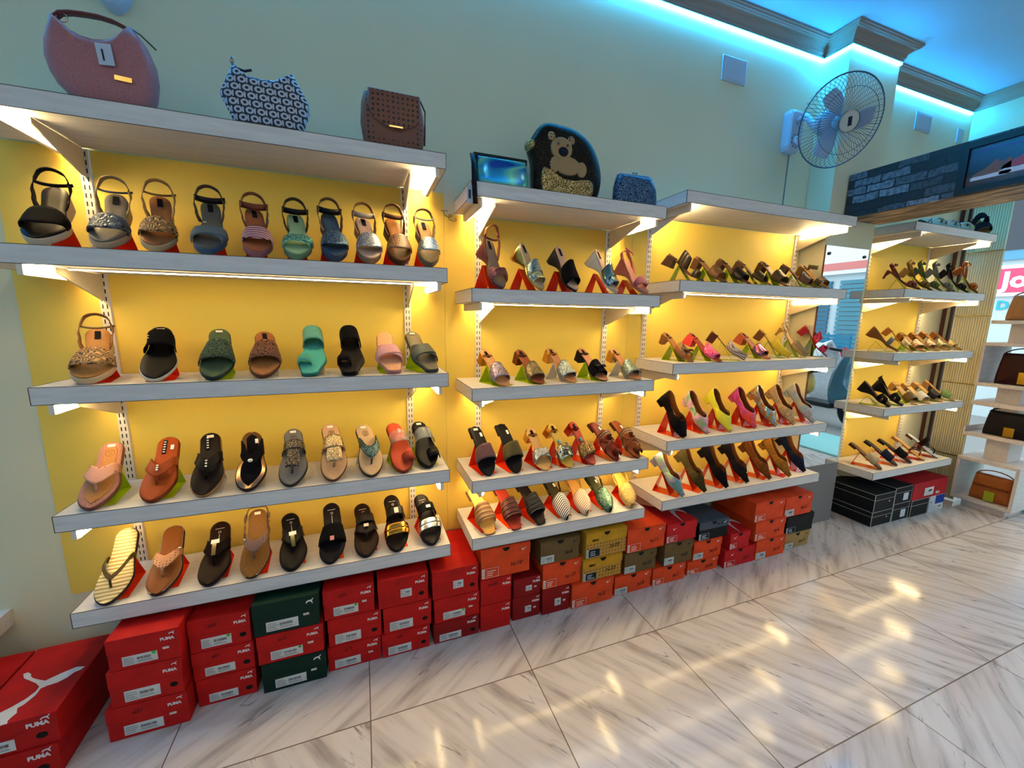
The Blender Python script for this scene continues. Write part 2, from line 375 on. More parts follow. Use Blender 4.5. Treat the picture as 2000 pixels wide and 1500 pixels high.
    def build(s, name, mats, parent=None, bevel=0, label=None):
        me = bpy.data.meshes.new(name); me.from_pydata(s.v, [], s.f)
        if not isinstance(mats, list): mats = [mats]
        for m in mats: me.materials.append(mspec(m))
        me.polygons.foreach_set('material_index', s.mi); me.polygons.foreach_set('use_smooth', s.sm); me.update()
        bm = bmesh.new(); bm.from_mesh(me); bmesh.ops.remove_doubles(bm, verts=bm.verts, dist=1e-6); bmesh.ops.recalc_face_normals(bm, faces=bm.faces); bm.to_mesh(me); bm.free()
        o = bpy.data.objects.new(name, me); COL.objects.link(o)
        if parent: o.parent = parent
        if bevel:
            md = o.modifiers.new('bevel', 'BEVEL'); md.width = bevel; md.segments = 2; md.limit_method = 'ANGLE'
        if label: o['label'] = label
        return o
def thing(name, label, cat, group=None, M=None, loc=None):
    o = bpy.data.objects.new(name, None); COL.objects.link(o); o.empty_display_size = .05
    if M is not None: o.matrix_world = M
    if loc is not None: o.location = loc
    o['label'] = label; o['category'] = cat
    if group: o['group'] = group
    return o
def tag(o, label, cat, group=None):
    o['label'] = label; o['category'] = cat
    if group: o['group'] = group
    return o
def struct(o): o['kind'] = 'structure'; return o
_FC = {}
def text(s, size, name, m, parent, M, extrude=.0004, shear=0, bold=0, label=None):
    key = (s, size, extrude, shear, bold, str(m))
    if key not in _FC:
        c = bpy.data.curves.new('t', 'FONT'); c.body = s; c.size = size; c.extrude = extrude; c.shear = shear; c.offset = bold; c.resolution_u = 2
        c.align_x = 'CENTER'; c.align_y = 'CENTER'
        o = bpy.data.objects.new('t', c); COL.objects.link(o); dg = bpy.context.evaluated_depsgraph_get(); dg.update()
        me = bpy.data.meshes.new_from_object(o.evaluated_get(dg)); me.name = name; bpy.data.objects.remove(o); bpy.data.curves.remove(c)
        me.materials.clear(); me.materials.append(mspec(m)); _FC[key] = me
    o = bpy.data.objects.new(name, _FC[key]); COL.objects.link(o)
    o.parent = parent; o.matrix_parent_inverse = Matrix(); o.matrix_local = M
    if label: o['label'] = label
    return o
FRONT = Matrix.Rotation(pi / 2, 4, 'X')     # text facing -y, reading along +x
def fr(x, y, z, rz=0): return Matrix.Translation((x, y, z)) @ FRONT @ Matrix.Rotation(rz, 4, 'Z')

# ------------------------------------------------------------ the room
po.rotation_euler = (0, pi / 2, 0); pl.size = 2.3; pl.size_y = 3.6
WALLC = 'e0d8b4'
wall_m = mat('paint', WALLC); ceil_m = mat('paint', 'a9cfe0'); lam = mat('laminate', 'd9d3cc'); lam_edge = mat('paint', '5a4c42')  # ceiling paint tinted blue to carry the cyan led glow
CEIL = 2.885
def marble():
    N = NT('marble_tiles'); tc = N.n('ShaderNodeTexCoord'); sx = N.n('ShaderNodeSeparateXYZ'); N.l(tc.outputs['Object'], sx.inputs[0])
    def M(op, a, b_=None, c_=None):
        m = N.n('ShaderNodeMath', _operation=op)
        for i, q in enumerate((a, b_, c_)):
            if q is None: continue
            if isinstance(q, (int, float)): m.inputs[i].default_value = q
            else: N.l(q, m.inputs[i])
        return m.outputs[0]
    tx = M('DIVIDE', M('SUBTRACT', sx.outputs[0], .557), .587); ty = M('DIVIDE', M('ADD', sx.outputs[1], .55), .585)
    fx = M('FRACT', tx); fy = M('FRACT', ty); ix = M('FLOOR', tx); iy = M('FLOOR', ty)
    ex = M('SUBTRACT', .5, M('ABSOLUTE', M('SUBTRACT', fx, .5))); ey = M('SUBTRACT', .5, M('ABSOLUTE', M('SUBTRACT', fy, .5)))
    grout = M('LESS_THAN', M('MINIMUM', ex, ey), .0032)
    par = M('ABSOLUTE', M('MODULO', iy, 2))
    cx = N.n('ShaderNodeCombineXYZ'); N.l(M('SUBTRACT', fx, .5), cx.inputs[0]); N.l(M('SUBTRACT', fy, .5), cx.inputs[1]); N.l(M('MULTIPLY', ix, .015), cx.inputs[2])
    vr = N.n('ShaderNodeVectorRotate', _rotation_type='Z_AXIS'); N.l(cx.outputs[0], vr.inputs['Vector'])
    N.l(M('ADD', M('MULTIPLY', par, radians(90)), radians(-35)), vr.inputs['Angle'])
    def nz(sc, scale, det, dist=0, loc=(0, 0, 0)):
        mp = N.n('ShaderNodeMapping'); mp.inputs['Scale'].default_value = sc; mp.inputs['Location'].default_value = loc; N.l(vr.outputs[0], mp.inputs[0])
        q = N.n('ShaderNodeTexNoise', Scale=scale, Detail=det, Distortion=dist); N.l(mp.outputs[0], q.inputs[0]); return q.outputs[0]
    soft = nz((.7, 6.5, 1), 1.9, 8, .12); vein = nz((.55, 3.8, 1), 1.3, 9, .1, (3, 1, 0)); patch = nz((2.5, 6, 1), 2.2, 3, 0, (7, 2, 0))
    base = N.ramp(soft, [(.28, '968b86'), (.39, 'b5aaa3'), (.50, 'cabfb8'), (.64, 'cfc6c0'), (.76, 'b8ada6')])
    v = M('SUBTRACT', 1, M('MINIMUM', 1, M('DIVIDE', M('ABSOLUTE', M('SUBTRACT', vein, .5)), .009)))
    v = M('MULTIPLY', v, M('MULTIPLY', M('MINIMUM', 1, M('MAXIMUM', 0, M('MULTIPLY', M('SUBTRACT', patch, .44), 6))), M('MINIMUM', 1, M('MULTIPLY', patch, 1.25))))
    mx = N.n('ShaderNodeMix', _data_type='RGBA'); N.l(v, mx.inputs[0]); N.l(base, mx.inputs[6]); mx.inputs[7].default_value = (.12, .11, .12, 1)
    m2 = N.n('ShaderNodeMix', _data_type='RGBA'); N.l(grout, m2.inputs[0]); N.l(mx.outputs[2], m2.inputs[6]); m2.inputs[7].default_value = (.16, .11, .08, 1)
    N.l(m2.outputs[2], N.b.inputs['Base Color']); N.b.inputs['Roughness'].default_value = .11; N.b.inputs['Specular IOR Level'].default_value = .3
    return N.m
struct(MB().box(-3.5, 4.42, -5, .0, -.12, 0).build('floor', marble()))
struct(MB().box(-3.5, 4.42, 0, .15, 0, CEIL).build('wall_back', wall_m))
struct(MB().box(-3.65, -3.5, -5, .15, 0, CEIL).build('wall_left', wall_m))
struct(MB().box(-3.5, 4.42, -5.15, -5, 0, CEIL).build('wall_front', wall_m))
struct(MB().box(4.12, 4.42, -5, 0, 2.28, CEIL).box(4.3, 4.42, -5, -4, 0, 2.28).build('wall_right', wall_m))
struct(MB().box(2.53, 2.96, -.143, -.0005, 0, CEIL - .001).build('wall_pillar', wall_m))
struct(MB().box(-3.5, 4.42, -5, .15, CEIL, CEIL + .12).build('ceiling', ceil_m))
# cornice: a crown moulding swept round the pillar and on along the cross wall
def sweep(path, prof, closed_ends=True):
    rows = []
    for i, p in enumerate(path):
        a = Vector(path[max(i - 1, 0)]); b_ = Vector(path[min(i + 1, len(path) - 1)]); p = Vector(p)
        n1 = (p - a).normalized() if i > 0 else (b_ - p).normalized(); n2 = (b_ - p).normalized() if i < len(path) - 1 else n1
        r1 = Vector((n1.y, -n1.x)); r2 = Vector((n2.y, -n2.x)); o = (r1 + r2) / (1 + r1.dot(r2))
        rows.append([(p.x + o.x * d, p.y + o.y * d, z) for d, z in prof])
    return rows
CPATH = [(-3.5, 0), (2.53, 0), (2.53, -.143), (2.96, -.143), (2.96, 0), (4.12, 0), (4.12, -5)]
cprof = [(.001, 2.815), (.012, 2.815), (.013, 2.826), (.018, 2.83)] + [(.018 + .036 * (1 - cos(a)), 2.83 + .034 * sin(a)) for a in [pi / 2 * i / 6 for i in range(1, 7)]] + [(.056, 2.867), (.062, 2.869), (.064, 2.875), (.07, 2.877), (.07, CEIL - .001)]
struct(MB().grid(sweep(CPATH, cprof), smooth=False).build('trim_1', mat('paint', 'a58c7c', rough=.6)))
def led(path, label, power=LED_POWER):
    t = thing('led_strip_light', label, 'led light', 'blue led strips under the ceiling moulding')
    MB().grid(sweep(path, [(.002, 2.794), (.014, 2.794), (.016, 2.799), (.014, 2.804), (.002, 2.804)]), smooth=True).build('diffuser', ('emit', LED_COL, power), t)
    MB().grid(sweep(path, [(.001, 2.8042), (.018, 2.8042), (.018, 2.808), (.001, 2.808)]), smooth=False).build('mounting_channel', ('plastic', 'b9c4cc'), t)
led([(-3.49, 0), (2.53, 0), (2.53, -.143), (2.955, -.143)], 'long glowing blue led strip under the moulding, bending round the pillar')
led([(2.98, 0), (4.09, 0)], 'short glowing blue led strip under the moulding, in the far corner right of the pillar')
for pth, lb in (([(4.06, -4.995), (-3.49, -4.995)], 'added long glowing blue led strip along the top of the unseen opposite wall'), ([(-3.495, -4.9), (-3.495, -.05)], 'added glowing blue led strip along the top of the unseen left wall')):
    led(pth, lb, LED_POWER * .45)  # strips out of view, added to throw blue light on the shelf fronts
# unseen ceiling panels added behind the camera as fill light
for i, (x, y) in enumerate([(-1.6, -2.3), (.4, -2.3), (2.4, -2.3), (-1.6, -3.9), (.4, -3.9), (2.4, -3.9)]):
    t = thing('ceiling_fill_panel', 'unseen square white ceiling panel added above the shop floor as fill light', 'ceiling light', 'added ceiling fill panels', loc=(x, y, CEIL))
    MB().box(-.3, .3, -.3, .3, -.012, -.001).build('lamp_frame', ('plastic', 'e0e0e0'), t)
    MB().box(-.28, .28, -.28, .28, -.016, -.0122).build('diffuser', ('emit', PANEL_COL, PANEL_POWER), t)

# ------------------------------------------------------------ shelves, uprights, tube lights
SECN = {'A': 'leftmost bay', 'B': 'second bay', 'C': 'third bay', 'D': 'far right bay'}
ORD = ['top', 'second', 'third', 'fourth', 'bottom']
UPX = {'A': (-.805, .184), 'B': (.492, 1.16), 'C': (1.405, 2.483), 'D': (3.2, 3.885)}
def make_upright(x, z0, z1, label):
    m = MB().box(x - .013, x + .013, -.014, -.0006, z0, z1)
    z = z0 + .012
    while z < z1 - .02:
        for s in (-.0058, .0058): m.box(x + s - .0016, x + s + .0016, -.0146, -.0139, z, z + .014, 1)
        z += .025
    tag(m.build('slotted_upright', [mat('paint', 'e3d6c3'), mat('paint', '3a2a1c')]), label, 'shelf upright', 'slotted uprights')
for s, xs in UPX.items():
    zt = SHELF[s]['z'][0] - SHELF[s]['th']
    for i, x in enumerate(xs): make_upright(x, SHELF[s]['z'][4] - .11, zt - .002, 'slotted metal upright on the wall, %s of the %s' % (('left', 'right')[i], SECN[s]))
for s, S in SHELF.items():
    for i, z in enumerate(S['z']):
        L, R, D, th = S['L'] - (.0 if not (s == 'A' and i < 2) else .12), S['R'], S['D'], S['th']
        t = thing('wall_shelf', 'pale laminate wall shelf, %s of five in the %s' % (ORD[i], SECN[s]), 'shelf', 'white display shelves on the wall', loc=((L + R) / 2, 0, z))
        hw = (R - L) / 2; y1 = -.016
        MB().box(-hw, hw, -D, y1, -th, 0).build('board', lam, t, bevel=.0012)
        e = MB(); q = .0016
        for zz in (-.0002, -th + .0002): e.box(-hw - .0004, hw + .0004, -D - .0006, -D + q * .6, zz - q / 2, zz + q / 2)
        for xx in (-hw, hw): e.box(xx - q / 2, xx + q / 2, -D - .0008, -D + q, -th, 0)
        for xx in (-hw, hw):
            for zz in (-.0002, -th + .0002): e.box(xx - .0007, xx + .0007, -D, y1, zz - q / 2, zz + q / 2)
        e.build('edge_band', lam_edge, t)
        for x in UPX[s]:
            MB().prism([(-D * .82, -.001), (-.0145, -.001), (-.0145, -.085), (-.03, -.085), (-D * .82, -.016)], x - (L + R) / 2 - .0025, x - (L + R) / 2 + .0025, ax='x', M=Matrix.Translation((0, 0, -th))).build('bracket', ('paint', 'dccbb0'), t)
        if i < 4:
            for side, x in ((1, L + .045 if not (s == 'A' and i < 2) else -.845), (-1, R - .035)):
                if s == 'D' and side == 1: x += .05
                t = thing('tube_light', 'warm tube light under the %s shelf of the %s, at its %s end' % (ORD[i], SECN[s], 'left' if side > 0 else 'right'), 'tube light', 'warm tube lights under the shelves', loc=(x, -.155, z - th))
                MB().box(-.011 * side, .002 * side, -.125, .125, -.03, -.001).build('housing', ('paint', 'd9cdb8'), t, bevel=.001)
                MB().prism([(.0025 * side, -.028)] + [(.0025 * side + side * .010 * sin(a), -.016 - .012 * cos(a)) for a in [pi * k / 6 for k in range(7)]] + [(.0025 * side, -.004)], -.12, .12, ax='y').build('tube', ('emit', LAMP_WARM, WARM_POWER * ((1.35, .8, .95, .8)['ABCD'.index(s)] if i == 0 else .45)), t)
pan = mat('paint', 'f2cc58', rough=.6)
for i, (a, b_, s) in enumerate([(-1.026, .3435, 'A'), (.3445, 1.3035, 'B'), (1.3045, 2.52, 'C'), (2.965, 3.872, 'D')]):
    struct(MB().box(a, b_, -.0035, -.0002, .33, SHELF[s]['z'][0] - SHELF[s]['th'] - .001).build('trim_%d' % (i + 3), pan))
for s, S in SHELF.items():  # strips added to brighten the middle of the yellow back panels
    for i in (1, 2, 3):
        z = S['z'][i] - S['th']; hw = (S['R'] - S['L']) / 2 - .09
        t = thing('strip_light', 'added slim warm strip light under the front edge of the %s shelf, %s' % (ORD[i], SECN[s]), 'strip light', 'added slim strip lights under the shelves', loc=((S['L'] + S['R']) / 2, -S['D'] + .075, z))
        MB().box(-hw, hw, -.007, .007, -.004, -.0005).build('mounting_channel', ('paint', 'd9cdb8'), t)
        MB().box(-hw, hw, -.005, .006, -.0065, -.0042).build('diffuser', ('emit', LAMP_WARM, WARM_POWER * .24), t)
# stub of a further bay at the left edge
t = thing('wall_shelf', 'end of a low white shelf poking in at the left edge of the picture', 'shelf', loc=(-1.6, 0, .315))
MB().box(-.5, .413, -.28, -.001, -.06, 0).build('board', lam, t, bevel=.001)

# ------------------------------------------------------------ shoes
LH = dict(wedge=(.225, .062), flat=(.25, .014), mule=(.215, .06), pump=(.235, .032), low=(.24, .02), wmule=(.21, .075))
def sstep(x): x = max(0, min(1, x)); return x * x * (3 - 2 * x)
def lerp(a, b, t): return a + (b - a) * t
def interp(t, P):
    for (a, x), (b_, y) in zip(P, P[1:]):
        if t <= b_: return x + (y - x) * sstep((t - a) / (b_ - a)) if b_ > a else y
    return P[-1][1]
class Last:
    def __init__(s, typ, toe='round', W=.086, mir=1, scale=1):
        s.typ = typ; L, H = LH[typ]; s.L = L * scale; s.H = H * scale; s.W = W * scale; s.toe = toe; s.mir = mir
        s.heel_w = {'flat': .68, 'low': .66}.get(typ, .64)
    def w(s, t):
        b_ = interp(t, [(0, .80), (.3, 1), (.62, .70 if s.typ in ('flat', 'low') else .60), (.85, s.heel_w), (1, s.heel_w * .98)])
        if s.toe == 'pointed': ta, n, b2 = .44, 1.18, b_
        elif s.toe == 'square': ta, n, b2 = .05, 3.5, interp(t, [(0, .72), (.3, 1), (1, 1)]) * b_
        elif s.toe == 'almond': ta, n, b2 = .3, 1.75, b_
        else: ta, n, b2 = .22, 2.1, b_
        a = max(0, 1 - t / ta); c = (1 - a ** n) ** (1 / n) if a > 0 else 1
        th = .13; h = max(0, 1 - (1 - t) / th); d = (1 - h ** 2.2) ** (1 / 2.2) if h > 0 else 1
        return max(.0012, s.W / 2 * b2 * c * d)
    def c(s, t): return s.mir * interp(t, [(0, .010), (.35, .0), (.62, -.004), (1, 0)])
    def bed(s, t):
        if s.typ == 'flat': return .016 + .004 * sstep((t - .3) / .6) + .003 * (abs(t - .1) < .1) * 0
        if s.typ == 'low': return .008 + (s.H - .008) * sstep((t - .3) / .6)
        p = {'wedge': .024, 'wmule': .014}.get(s.typ, .006)
        x = max(0, (t - .24) / .76); return p + (s.H - p) * (.45 * x ** 1.5 + .55 * sstep(x))
    def bot(s, t):
        if s.typ in ('wedge', 'wmule'): return 0.0
        if s.typ == 'flat': return 0.0
        if s.typ == 'low': return s.bed(t) - .007
        return s.bed(t) - .006
    def P(s, t, yy, z): return (t * s.L, s.c(t) + yy, z)
    def stations(s, n=30):
        return [.5 - .5 * cos(pi * i / n) for i in range(n + 1)]
def sole_mesh(K, inset, zlo, zhi, crown=0):
    rings = []
    for t in K.stations():
        w_ = K.w(t) - inset; w_ = max(.0008, w_); t2 = .5 + (t - .5) * (1 - 2 * inset / K.L)
        a, b_ = zlo(t), zhi(t); e = min(.003, (b_ - a) * .3)
        rings.append([K.P(t2, -w_ * .95, a), K.P(t2, -w_, a + e), K.P(t2, -w_, b_ - e), K.P(t2, -w_ * .95, b_), K.P(t2, -w_ * .4, b_ - crown), K.P(t2, w_ * .4, b_ - crown), K.P(t2, w_ * .95, b_), K.P(t2, w_, b_ - e), K.P(t2, w_, a + e), K.P(t2, w_ * .95, a)])
    return MB().loft(rings)
def arch_pt(K, t, ph, h, extra=.003, drop=.004, flat=.75):
    w_ = K.w(t) + extra; cs, sn = cos(ph), sin(ph)
    y = -w_ * (abs(cs) ** .8) * (1 if cs > 0 else -1); z = K.bed(t) - drop + (h + drop) * (max(sn, 0) ** flat)
    return K.P(t, y, z)
def band(K, f0, f1, h=.045, name='strap', m=None, par=None, th=.003, p0=0, p1=pi, n=22, extra=.003, hprof=True, nt=7):
    rows = []; h *= .8
    for i in range(n + 1):
        ph = p0 + (p1 - p0) * i / n; a, b_ = f0(ph), f1(ph)
        rows.append([arch_pt(K, a + (b_ - a) * j / nt, ph, h * (.62 + .85 * min(.6, a + (b_ - a) * j / nt)) if hprof else h, extra) for j in range(nt + 1)])
    return MB().slab(rows, -th).build(name, m, par)
def const(v): return lambda ph: v
def pump_upper(K, m, lining, par, tv=.34, hs=.036):
    mb = MB(); rows = []
    for i in range(25):
        ph = pi * i / 24; s_ = abs(cos(ph)); t1 = tv + .30 * s_ ** 2.2; row = []
        for j in range(13):
            t = .012 + (t1 - .012) * (j / 12) ** .9
            hh = .016 + .036 * sstep(t / .42)
            row.append(arch_pt(K, t, ph, hh, .0015, .003, .7))
        rows.append(row)
    mb.slab(rows, -.0022, 0, 1)
    path = [(t, -1) for t in [.42 + .58 * sin(pi / 2 * i / 14) for i in range(15)]] + [(t, 1) for t in [.42 + .58 * sin(pi / 2 * (14 - i) / 14) for i in range(1, 15)]]
    rows = []
    for t, sd in path:
        w_ = K.w(t) + .0015; hw = interp(t, [(.42, hs * .85), (.65, hs * .95), (1, hs * 1.6)]); row = []
        for j in range(6):
            q = j / 5; sh = 1 - .16 * q - .1 * q * q * (t > .9)
            row.append((t * K.L + (.004 if t > .97 else 0) * (1 - q), K.c(t) + sd * w_ * sh, K.bed(t) - .004 + (hw + .004) * q))
        rows.append(row)
    mb.slab(rows, .0022, 0, 1)
    return mb.build('upper', [m, lining], par)
def heel_block(K, m, par, kind='block'):
    zt = K.bot(.92) + .001; wt = K.w(.88) * .92; mb = MB()
    if kind == 'slim':
        rings = []
        for q, r in ((0, 1), (.25, .55), (.6, .3), (1, .26)):
            z = zt * (1 - q); x0 = K.L * lerp(.86, .93, min(1, q * 2)); x1 = K.L * lerp(1.0, .985, q)
            rings.append([(x0, -wt * r, z), (x1, -wt * r * .8, z), (x1, wt * r * .8, z), (x0, wt * r, z)])
    else:
        bw, bx0, bx1 = {'block': (.92, .80, 1.0), 'flare': (1.1, .76, 1.04), 'taper': (.62, .86, .99), 'round': (.8, .83, 1.0)}[kind]
        rings = []
        for q in (0, .35, .7, 1):
            z = (zt) * (1 - q); x0 = K.L * lerp(.80, bx0 + .02, q); x1 = K.L * lerp(.995, bx1, q); ww = wt * lerp(1, bw, q); r = min(.009, ww * .5); ring = []
            for (cx_, cy_), a0 in (((x1 - r, -ww + r), -90), ((x1 - r, ww - r), 0)):
                ring += [(cx_ + r * cos(radians(a0 + d)), cy_ + r * sin(radians(a0 + d)), z + (K.bot(.82) - zt) * 0) for d in (0, 30, 60, 90)]
            ring += [(x0, ww, z), (x0, -ww, z)]; rings.append(ring)
    mb.loft(rings, smooth=False)
    # foot of the block follows the sole above: close the gap under the arch
    return mb.build('heel', m, par)
def patch_box(K, t0, t1, y0, y1, name, m, par, lift=.0012, label=None):
    a, b_ = K.bed(t0), K.bed(t1); vs = []
    for dz in (lift, lift + .0008):
        for t, z in ((t0, a), (t1, b_)):
            for y in (y0, y1): vs.append((t * K.L, K.c(t) + y, z + dz))
    return MB().add(vs, [(0, 2, 3, 1), (4, 5, 7, 6), (0, 1, 5, 4), (2, 6, 7, 3), (0, 4, 6, 2), (1, 3, 7, 5)]).build(name, m, par, label=label)
def back_loop(K, m, par, ht=.05, wd=.013, t0=.6, name='back_strap'):
    w0 = K.w(t0); z0 = K.bed(t0); z1 = K.bed(.97); pts = []
    for i in range(29):
        a = -.42 + (pi + .84) * i / 28; q = (sin(a) + sin(.42)) / (1 + sin(.42)); side = cos(a) / cos(.42)
        wd_ = lerp(w0, max(w0 * 1.12, .040), min(1, q * 2.2))
        pts.append((K.L * lerp(t0, 1.0, min(1, q * 1.25)), K.c(.9) - cos(a) / (cos(.42) if q < .2 else 1) * wd_ * (1.0 if q < .2 else 1), lerp(z0 - .004, z1 + ht, q)))
    return MB().ribbon(pts, lambda i: (-.55, 0, 1) if 6 < i < 22 else (1, 0, .25), wd, .0024).build(name, m, par)
def ankle_band(K, m, par, z=.030, wd=.013, t=.80, sag=.0, name='ankle_strap', wide=1.12):
    w0 = max(K.w(.6) * wide, .040); pts = []
    for i in range(13):
        q = -1 + i / 6; pts.append((K.L * (t + .10 * q * q), K.c(.8) + q * w0, K.bed(t) + z - .004 * q * q + sag * q))
    return MB().ribbon(pts, lambda i: (.25, 0, 1), wd, .0022).build(name, m, par)
STANDC = {'o': 'ff3b12', 'g': 'c5d81c', 'c': 'e8dcc8'}
STN = {'o': 'orange', 'g': 'lime', 'c': 'clear'}
def stand_for(K, M, col, sname, zs, yb):
    t0 = .66; under = M @ Vector((t0 * K.L, K.c(t0), K.bot(t0) - .0025))
    toe = M @ Vector((0, 0, 0)); d = (M.to_3x3() @ Vector((1, 0, 0))); d.z = 0; d.normalize(); n = Vector((-d.y, d.x, 0))
    sl = (M.to_3x3() @ Vector((1, 0, 0))); dist = (under - toe).dot(d)
    if under.z - zs < .03: return
    # front foot under the ball of the shoe, rear leg down to the shelf behind
    up = Vector((0, 0, 1)); z0 = zs + .0008; th = .0022
    base = Vector((toe.x, toe.y, 0))
    def B(s_, z): return base + d * s_ + up * z
    room = (toe.y + d.y * dist) ; rear = dist + min(.035, max(.008, (-.022 - room) / max(d.y, .2)))
    slope = (under.z - zs) / dist
    t = thing('acrylic_stand', '%s stand under the %s' % (STN[col], sname), 'display stand', loc=(under.x, under.y, zs))
    inv = Matrix.Translation(-Vector((under.x, under.y, zs)))
    m = mat('acrylic', STANDC[col])
    f0 = dist * .38
    top = B(dist, under.z); fr_ = B(f0, z0 + .0) ; bk = B(rear, z0)
    def plate(a, b_, wa, wb):
        t_ = (b_ - a).normalized(); nn = t_.cross(n).normalized() * th; mb = MB()
        vs = [a - n * wa, a + n * wa, b_ + n * wb, b_ - n * wb]; vs = [inv @ p for p in vs]; vs += [p + nn for p in vs]
        return mb.add(vs, [(0, 1, 2, 3), (7, 6, 5, 4), (0, 4, 5, 1), (1, 5, 6, 2), (2, 6, 7, 3), (3, 7, 4, 0)])
    plate(B(rear, z0), top - d * .0, .036, .021).build('rear_leg', m, t)
    # low front tongue lies along the shelf, sloping rest follows the sole
    off = -.004
    a = B(f0, zs + max(.002, slope * f0 + off * 1)); 
    if K.typ in ('mule', 'pump', 'wmule'): plate(B(max(dist - .055, dist * .45), z0), B(dist, under.z - .003), .034, .021).build('front_leg', m, t)
    else: plate(B(dist - .075, max(z0, under.z - .075 * slope - .006)), B(dist, under.z - .0035), .034, .021).build('sloping_rest', m, t)
    plate(B(rear, z0 + .0005), B(max(dist - .11, .02), z0 + .0005), .036, .036).build('foot_plate', m, t)
def shoe(key, sh):
    """sh: dict typ, toe, sole, foot, straps=[...], label, name, stand"""
    x, y, z, yaw, pit = SHOE[key]; zs = SHELF[key[0]]['z'][int(key[1]) - 1]
    typ = sh['typ']; sc = .95 if key[0] == 'D' else 1
    K = Last(typ, sh.get('toe', 'round'), sh.get('W', {'flat': .092, 'low': .084, 'wedge': .084, 'wmule': .082, 'mule': .08, 'pump': .086}[typ]), sh.get('mir', 1), sc)
    pit = max(pit, 3)
    M = Matrix.Translation((x, y, z + .0012)) @ Matrix.Rotation(radians(yaw), 4, 'Z') @ Matrix.Rotation(-radians(pit), 4, 'Y')
    T = thing(sh.get('nm', 'sandal'), sh['label'], sh.get('cat', 'sandal'), M=M)
    so, ft = mspec(sh['sole']), mspec(sh['foot'])
    if typ in ('wedge', 'wmule'):
        def bot(t): return 0 if not sh.get('arch') else sh['arch'] * max(0, sin(pi * (t - .35) / .5)) if .35 < t < .85 else 0
        sole_mesh(K, 0, bot, lambda t: K.bed(t) - .0045).build('wedge_sole', so, T)
        mid = sh.get('mid')
        if mid: sole_mesh(K, -.0012, lambda t: 0.0, lambda t: .007).build('outsole', mspec(mid), T)
    elif typ == 'flat': sole_mesh(K, 0, lambda t: 0.0, lambda t: K.bed(t) - .005).build('outsole', so, T)
    elif typ == 'low':
        sole_mesh(K, 0, K.bot, lambda t: K.bed(t) - .003).build('outsole', so, T)
        MB().prism([(K.L * .78, .0), (K.L * .99, .0), (K.L * .995, K.bot(.99)), (K.L * .78, K.bot(.78))], -K.w(.85) * .92, K.w(.85) * .92).build('heel', so, T)
    else:
        sole_mesh(K, 0, K.bot, lambda t: K.bed(t) - .003).build('outsole', so, T)
        heel_block(K, mspec(sh.get('heelm', sh['sole'])), T, sh.get('heel', 'block'))
    crown = .0015
    sole_mesh(K, .0022 if typ == 'flat' else .0012, lambda t: K.bed(t) - (.0055 if typ in ('flat', 'wedge', 'wmule') else .0035), K.bed, crown).build('insole', ft, T)
    for s_ in sh.get('straps', []):
        k = s_[0]; m = mspec(s_[1]); kw = s_[2] if len(s_) > 2 else {}
        if k == 'band': band(K, const(kw.get('a', .2)), const(kw.get('b', .5)), kw.get('h', .045), kw.get('name', 'strap'), m, T, kw.get('th', .003), kw.get('p0', 0), kw.get('p1', pi))
        elif k == 'wave':   # vamp with curved front edge
            a, b_ = kw.get('a', .14), kw.get('b', .5); d = kw.get('d', .08); e = kw.get('e', -.05)
            band(K, lambda p: a + d * cos(p) ** 2, lambda p: b_ + e * cos(p) ** 2, kw.get('h', .045), kw.get('name', 'vamp'), m, T)
        elif k == 'cross':
            for q in (0, 1):
                f = (lambda p: lerp(kw.get('a', .15), kw.get('b', .38), p / pi)) if q == 0 else (lambda p: lerp(kw.get('b', .38), kw.get('a', .15), p / pi))
                wd = kw.get('w', .15); band(K, f, (lambda f: lambda p: f(p) + wd)(f), kw.get('h', .042) + q * .0035, 'cross_strap', m, T, extra=.003 + q * .002)
        elif k == 'vee':
            tc, ts, wc, ws, pw = kw.get('tc', .2), kw.get('ts', .42), kw.get('wc', .12), kw.get('ws', .16), kw.get('pw', 1.2)
            f0 = lambda p: tc + (ts - tc) * abs(cos(p)) ** pw
            band(K, f0, lambda p: f0(p) + lerp(wc, ws, abs(cos(p)) ** 1.5), kw.get('h', .043), 'thong_strap', m, T, kw.get('th', .003), n=28)
            c0 = arch_pt(K, tc + .01, pi / 2, .034 * (.62 + .85 * tc) * .95); MB().tube([c0, (c0[0] - .006, c0[1] + .002, K.bed(tc) + .012), (c0[0] - .012, c0[1] + .003, K.bed(tc - .04) - .001)], .0035).build('toe_post', m, T)
        elif k == 'tee':
            band(K, const(kw.get('a', .46)), const(kw.get('b', .62)), .05, 'instep_strap', m, T)
            f = lambda p: kw.get('tc', .2)
            band(K, const(kw.get('tc', .2)), const(kw.get('a', .46) + .02), .047, 'centre_strap', mspec(s_[3]) if len(s_) > 3 else m, T, p0=pi / 2 - kw.get('cw', .38), p1=pi / 2 + kw.get('cw', .38), n=8)
            c0 = arch_pt(K, kw.get('tc', .2) + .01, pi / 2, .037 * .78); MB().tube([c0, (c0[0] - .008, c0[1] + .002, K.bed(.16) - .001)], .0045).build('toe_post', m, T)
        elif k == 'ring':
            t0, sd = kw.get('t', .12), kw.get('sd', 1) * K.mir; pts = []
            for i in range(13):
                a = pi * i / 12; pts.append((t0 * K.L, K.c(t0) + sd * (K.w(t0) * .52 - cos(a) * K.w(t0) * .5), K.bed(t0) - .002 + .026 * sin(a) ** .8))
